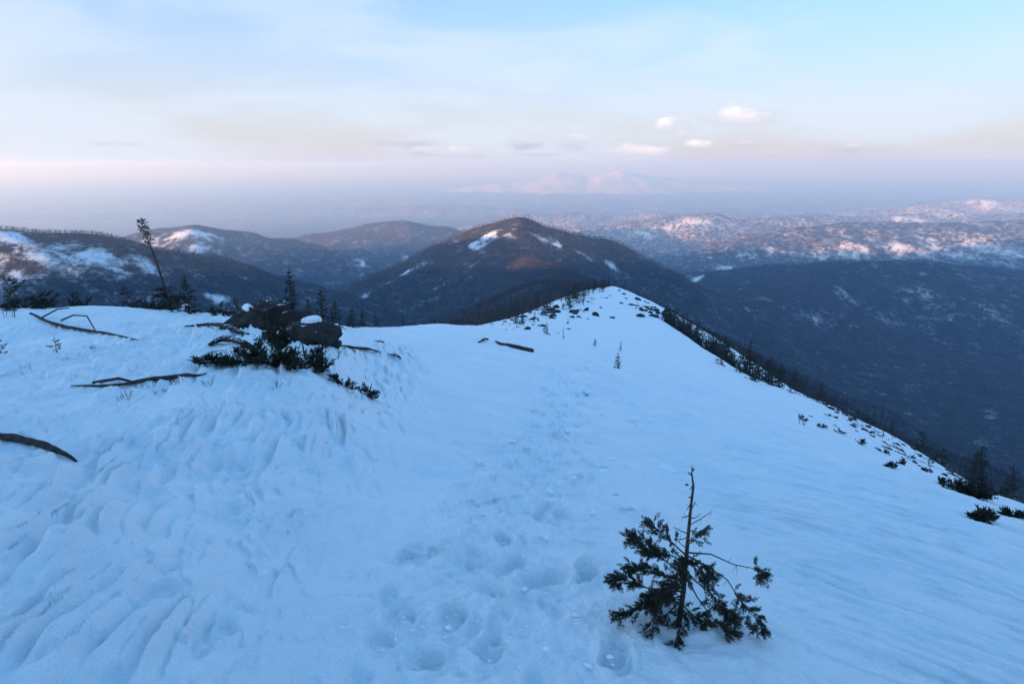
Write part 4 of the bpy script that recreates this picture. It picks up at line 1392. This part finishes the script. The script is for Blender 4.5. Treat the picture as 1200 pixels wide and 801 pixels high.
for px, py, w, lab in BIG:
    x, y, z = hit(px, py, 80); k = y / FPX
    sl = w * k * .55
    link('snow_lump', CH[RND.randrange(6)], loc=(x, y, z + sl * .04), rot=(RND.uniform(-.3, .1), RND.uniform(-.3, .3), RND.uniform(-.9, .2)), scale=(sl * 1.2, sl * .7, sl * .62),
         label=lab or 'small lump of broken snow crust along the trodden line', category='snow lump', group=None if lab else 'snow lumps along the trodden line')
cr = MB()
g = np.random.default_rng(12)
cv, cf = ico()
for i in range(800):
    s_ = math.exp(g.uniform(math.log(2.0), math.log(34)))
    x = float(np.interp(s_, seg, PATH[:, 0])) + g.normal(0.18 * (s_ > 4), .5 + .05 * s_); y = float(np.interp(s_, seg, PATH[:, 1])) + g.normal(0, .2)
    cr.v.append((x, y, g.uniform(.004, .011) * (.6 + .06 * s_)))
pts = np.array(cr.v); zs = height(pts[:, 0], pts[:, 1])
vv, ff = [], []
for (x, y, rad), z in zip(pts, zs):
    n0 = len(vv)
    q = Vector((g.uniform(.7, 1.4), g.uniform(.7, 1.2), g.uniform(.4, .8)))
    for p in cv:
        vv.append((x + p.x * rad * q.x, y + p.y * rad * q.y, z + rad * .3 + p.z * rad * q.z))
    ff += [(a + n0, b + n0, c + n0) for a, b, c in cf]
link('snow_crumbs', new_mesh('snow_crumbs', vv, ff, M_LUMP), kind='stuff', label='crumbs of broken crust strewn along the trodden line')

# ------------------------------------------------------------------ haze
hb = [(-64000, -64000), (64000, -64000), (64000, 64000), (-64000, 64000)]
HB, HT = -1230.0, 95.0
hm = bpy.data.materials.new('haze')
hm.use_nodes = True
hn, hl = hm.node_tree.nodes, hm.node_tree.links
hn.clear()
ho = hn.new('ShaderNodeOutputMaterial')
pv = hn.new('ShaderNodeVolumePrincipled')
pv.inputs['Color'].default_value = (0.36, 0.62, 1.0, 1)
pv.inputs['Density'].default_value = 1.2e-4
pv.inputs['Absorption Color'].default_value = (0.72, 0.72, 0.72, 1)      # air scatters more than it swallows, and blue most
pv.inputs['Anisotropy'].default_value = 0.38
hl.new(pv.outputs[0], ho.inputs['Volume'])
link('haze', new_mesh('haze', [(x, y, HB) for x, y in hb] + [(x, y, HT) for x, y in hb],
                      [(3, 2, 1, 0), (4, 5, 6, 7), (0, 1, 5, 4), (1, 2, 6, 5), (2, 3, 7, 6), (3, 0, 4, 7)], hm), kind='stuff', label='pale blue winter haze filling the valleys')
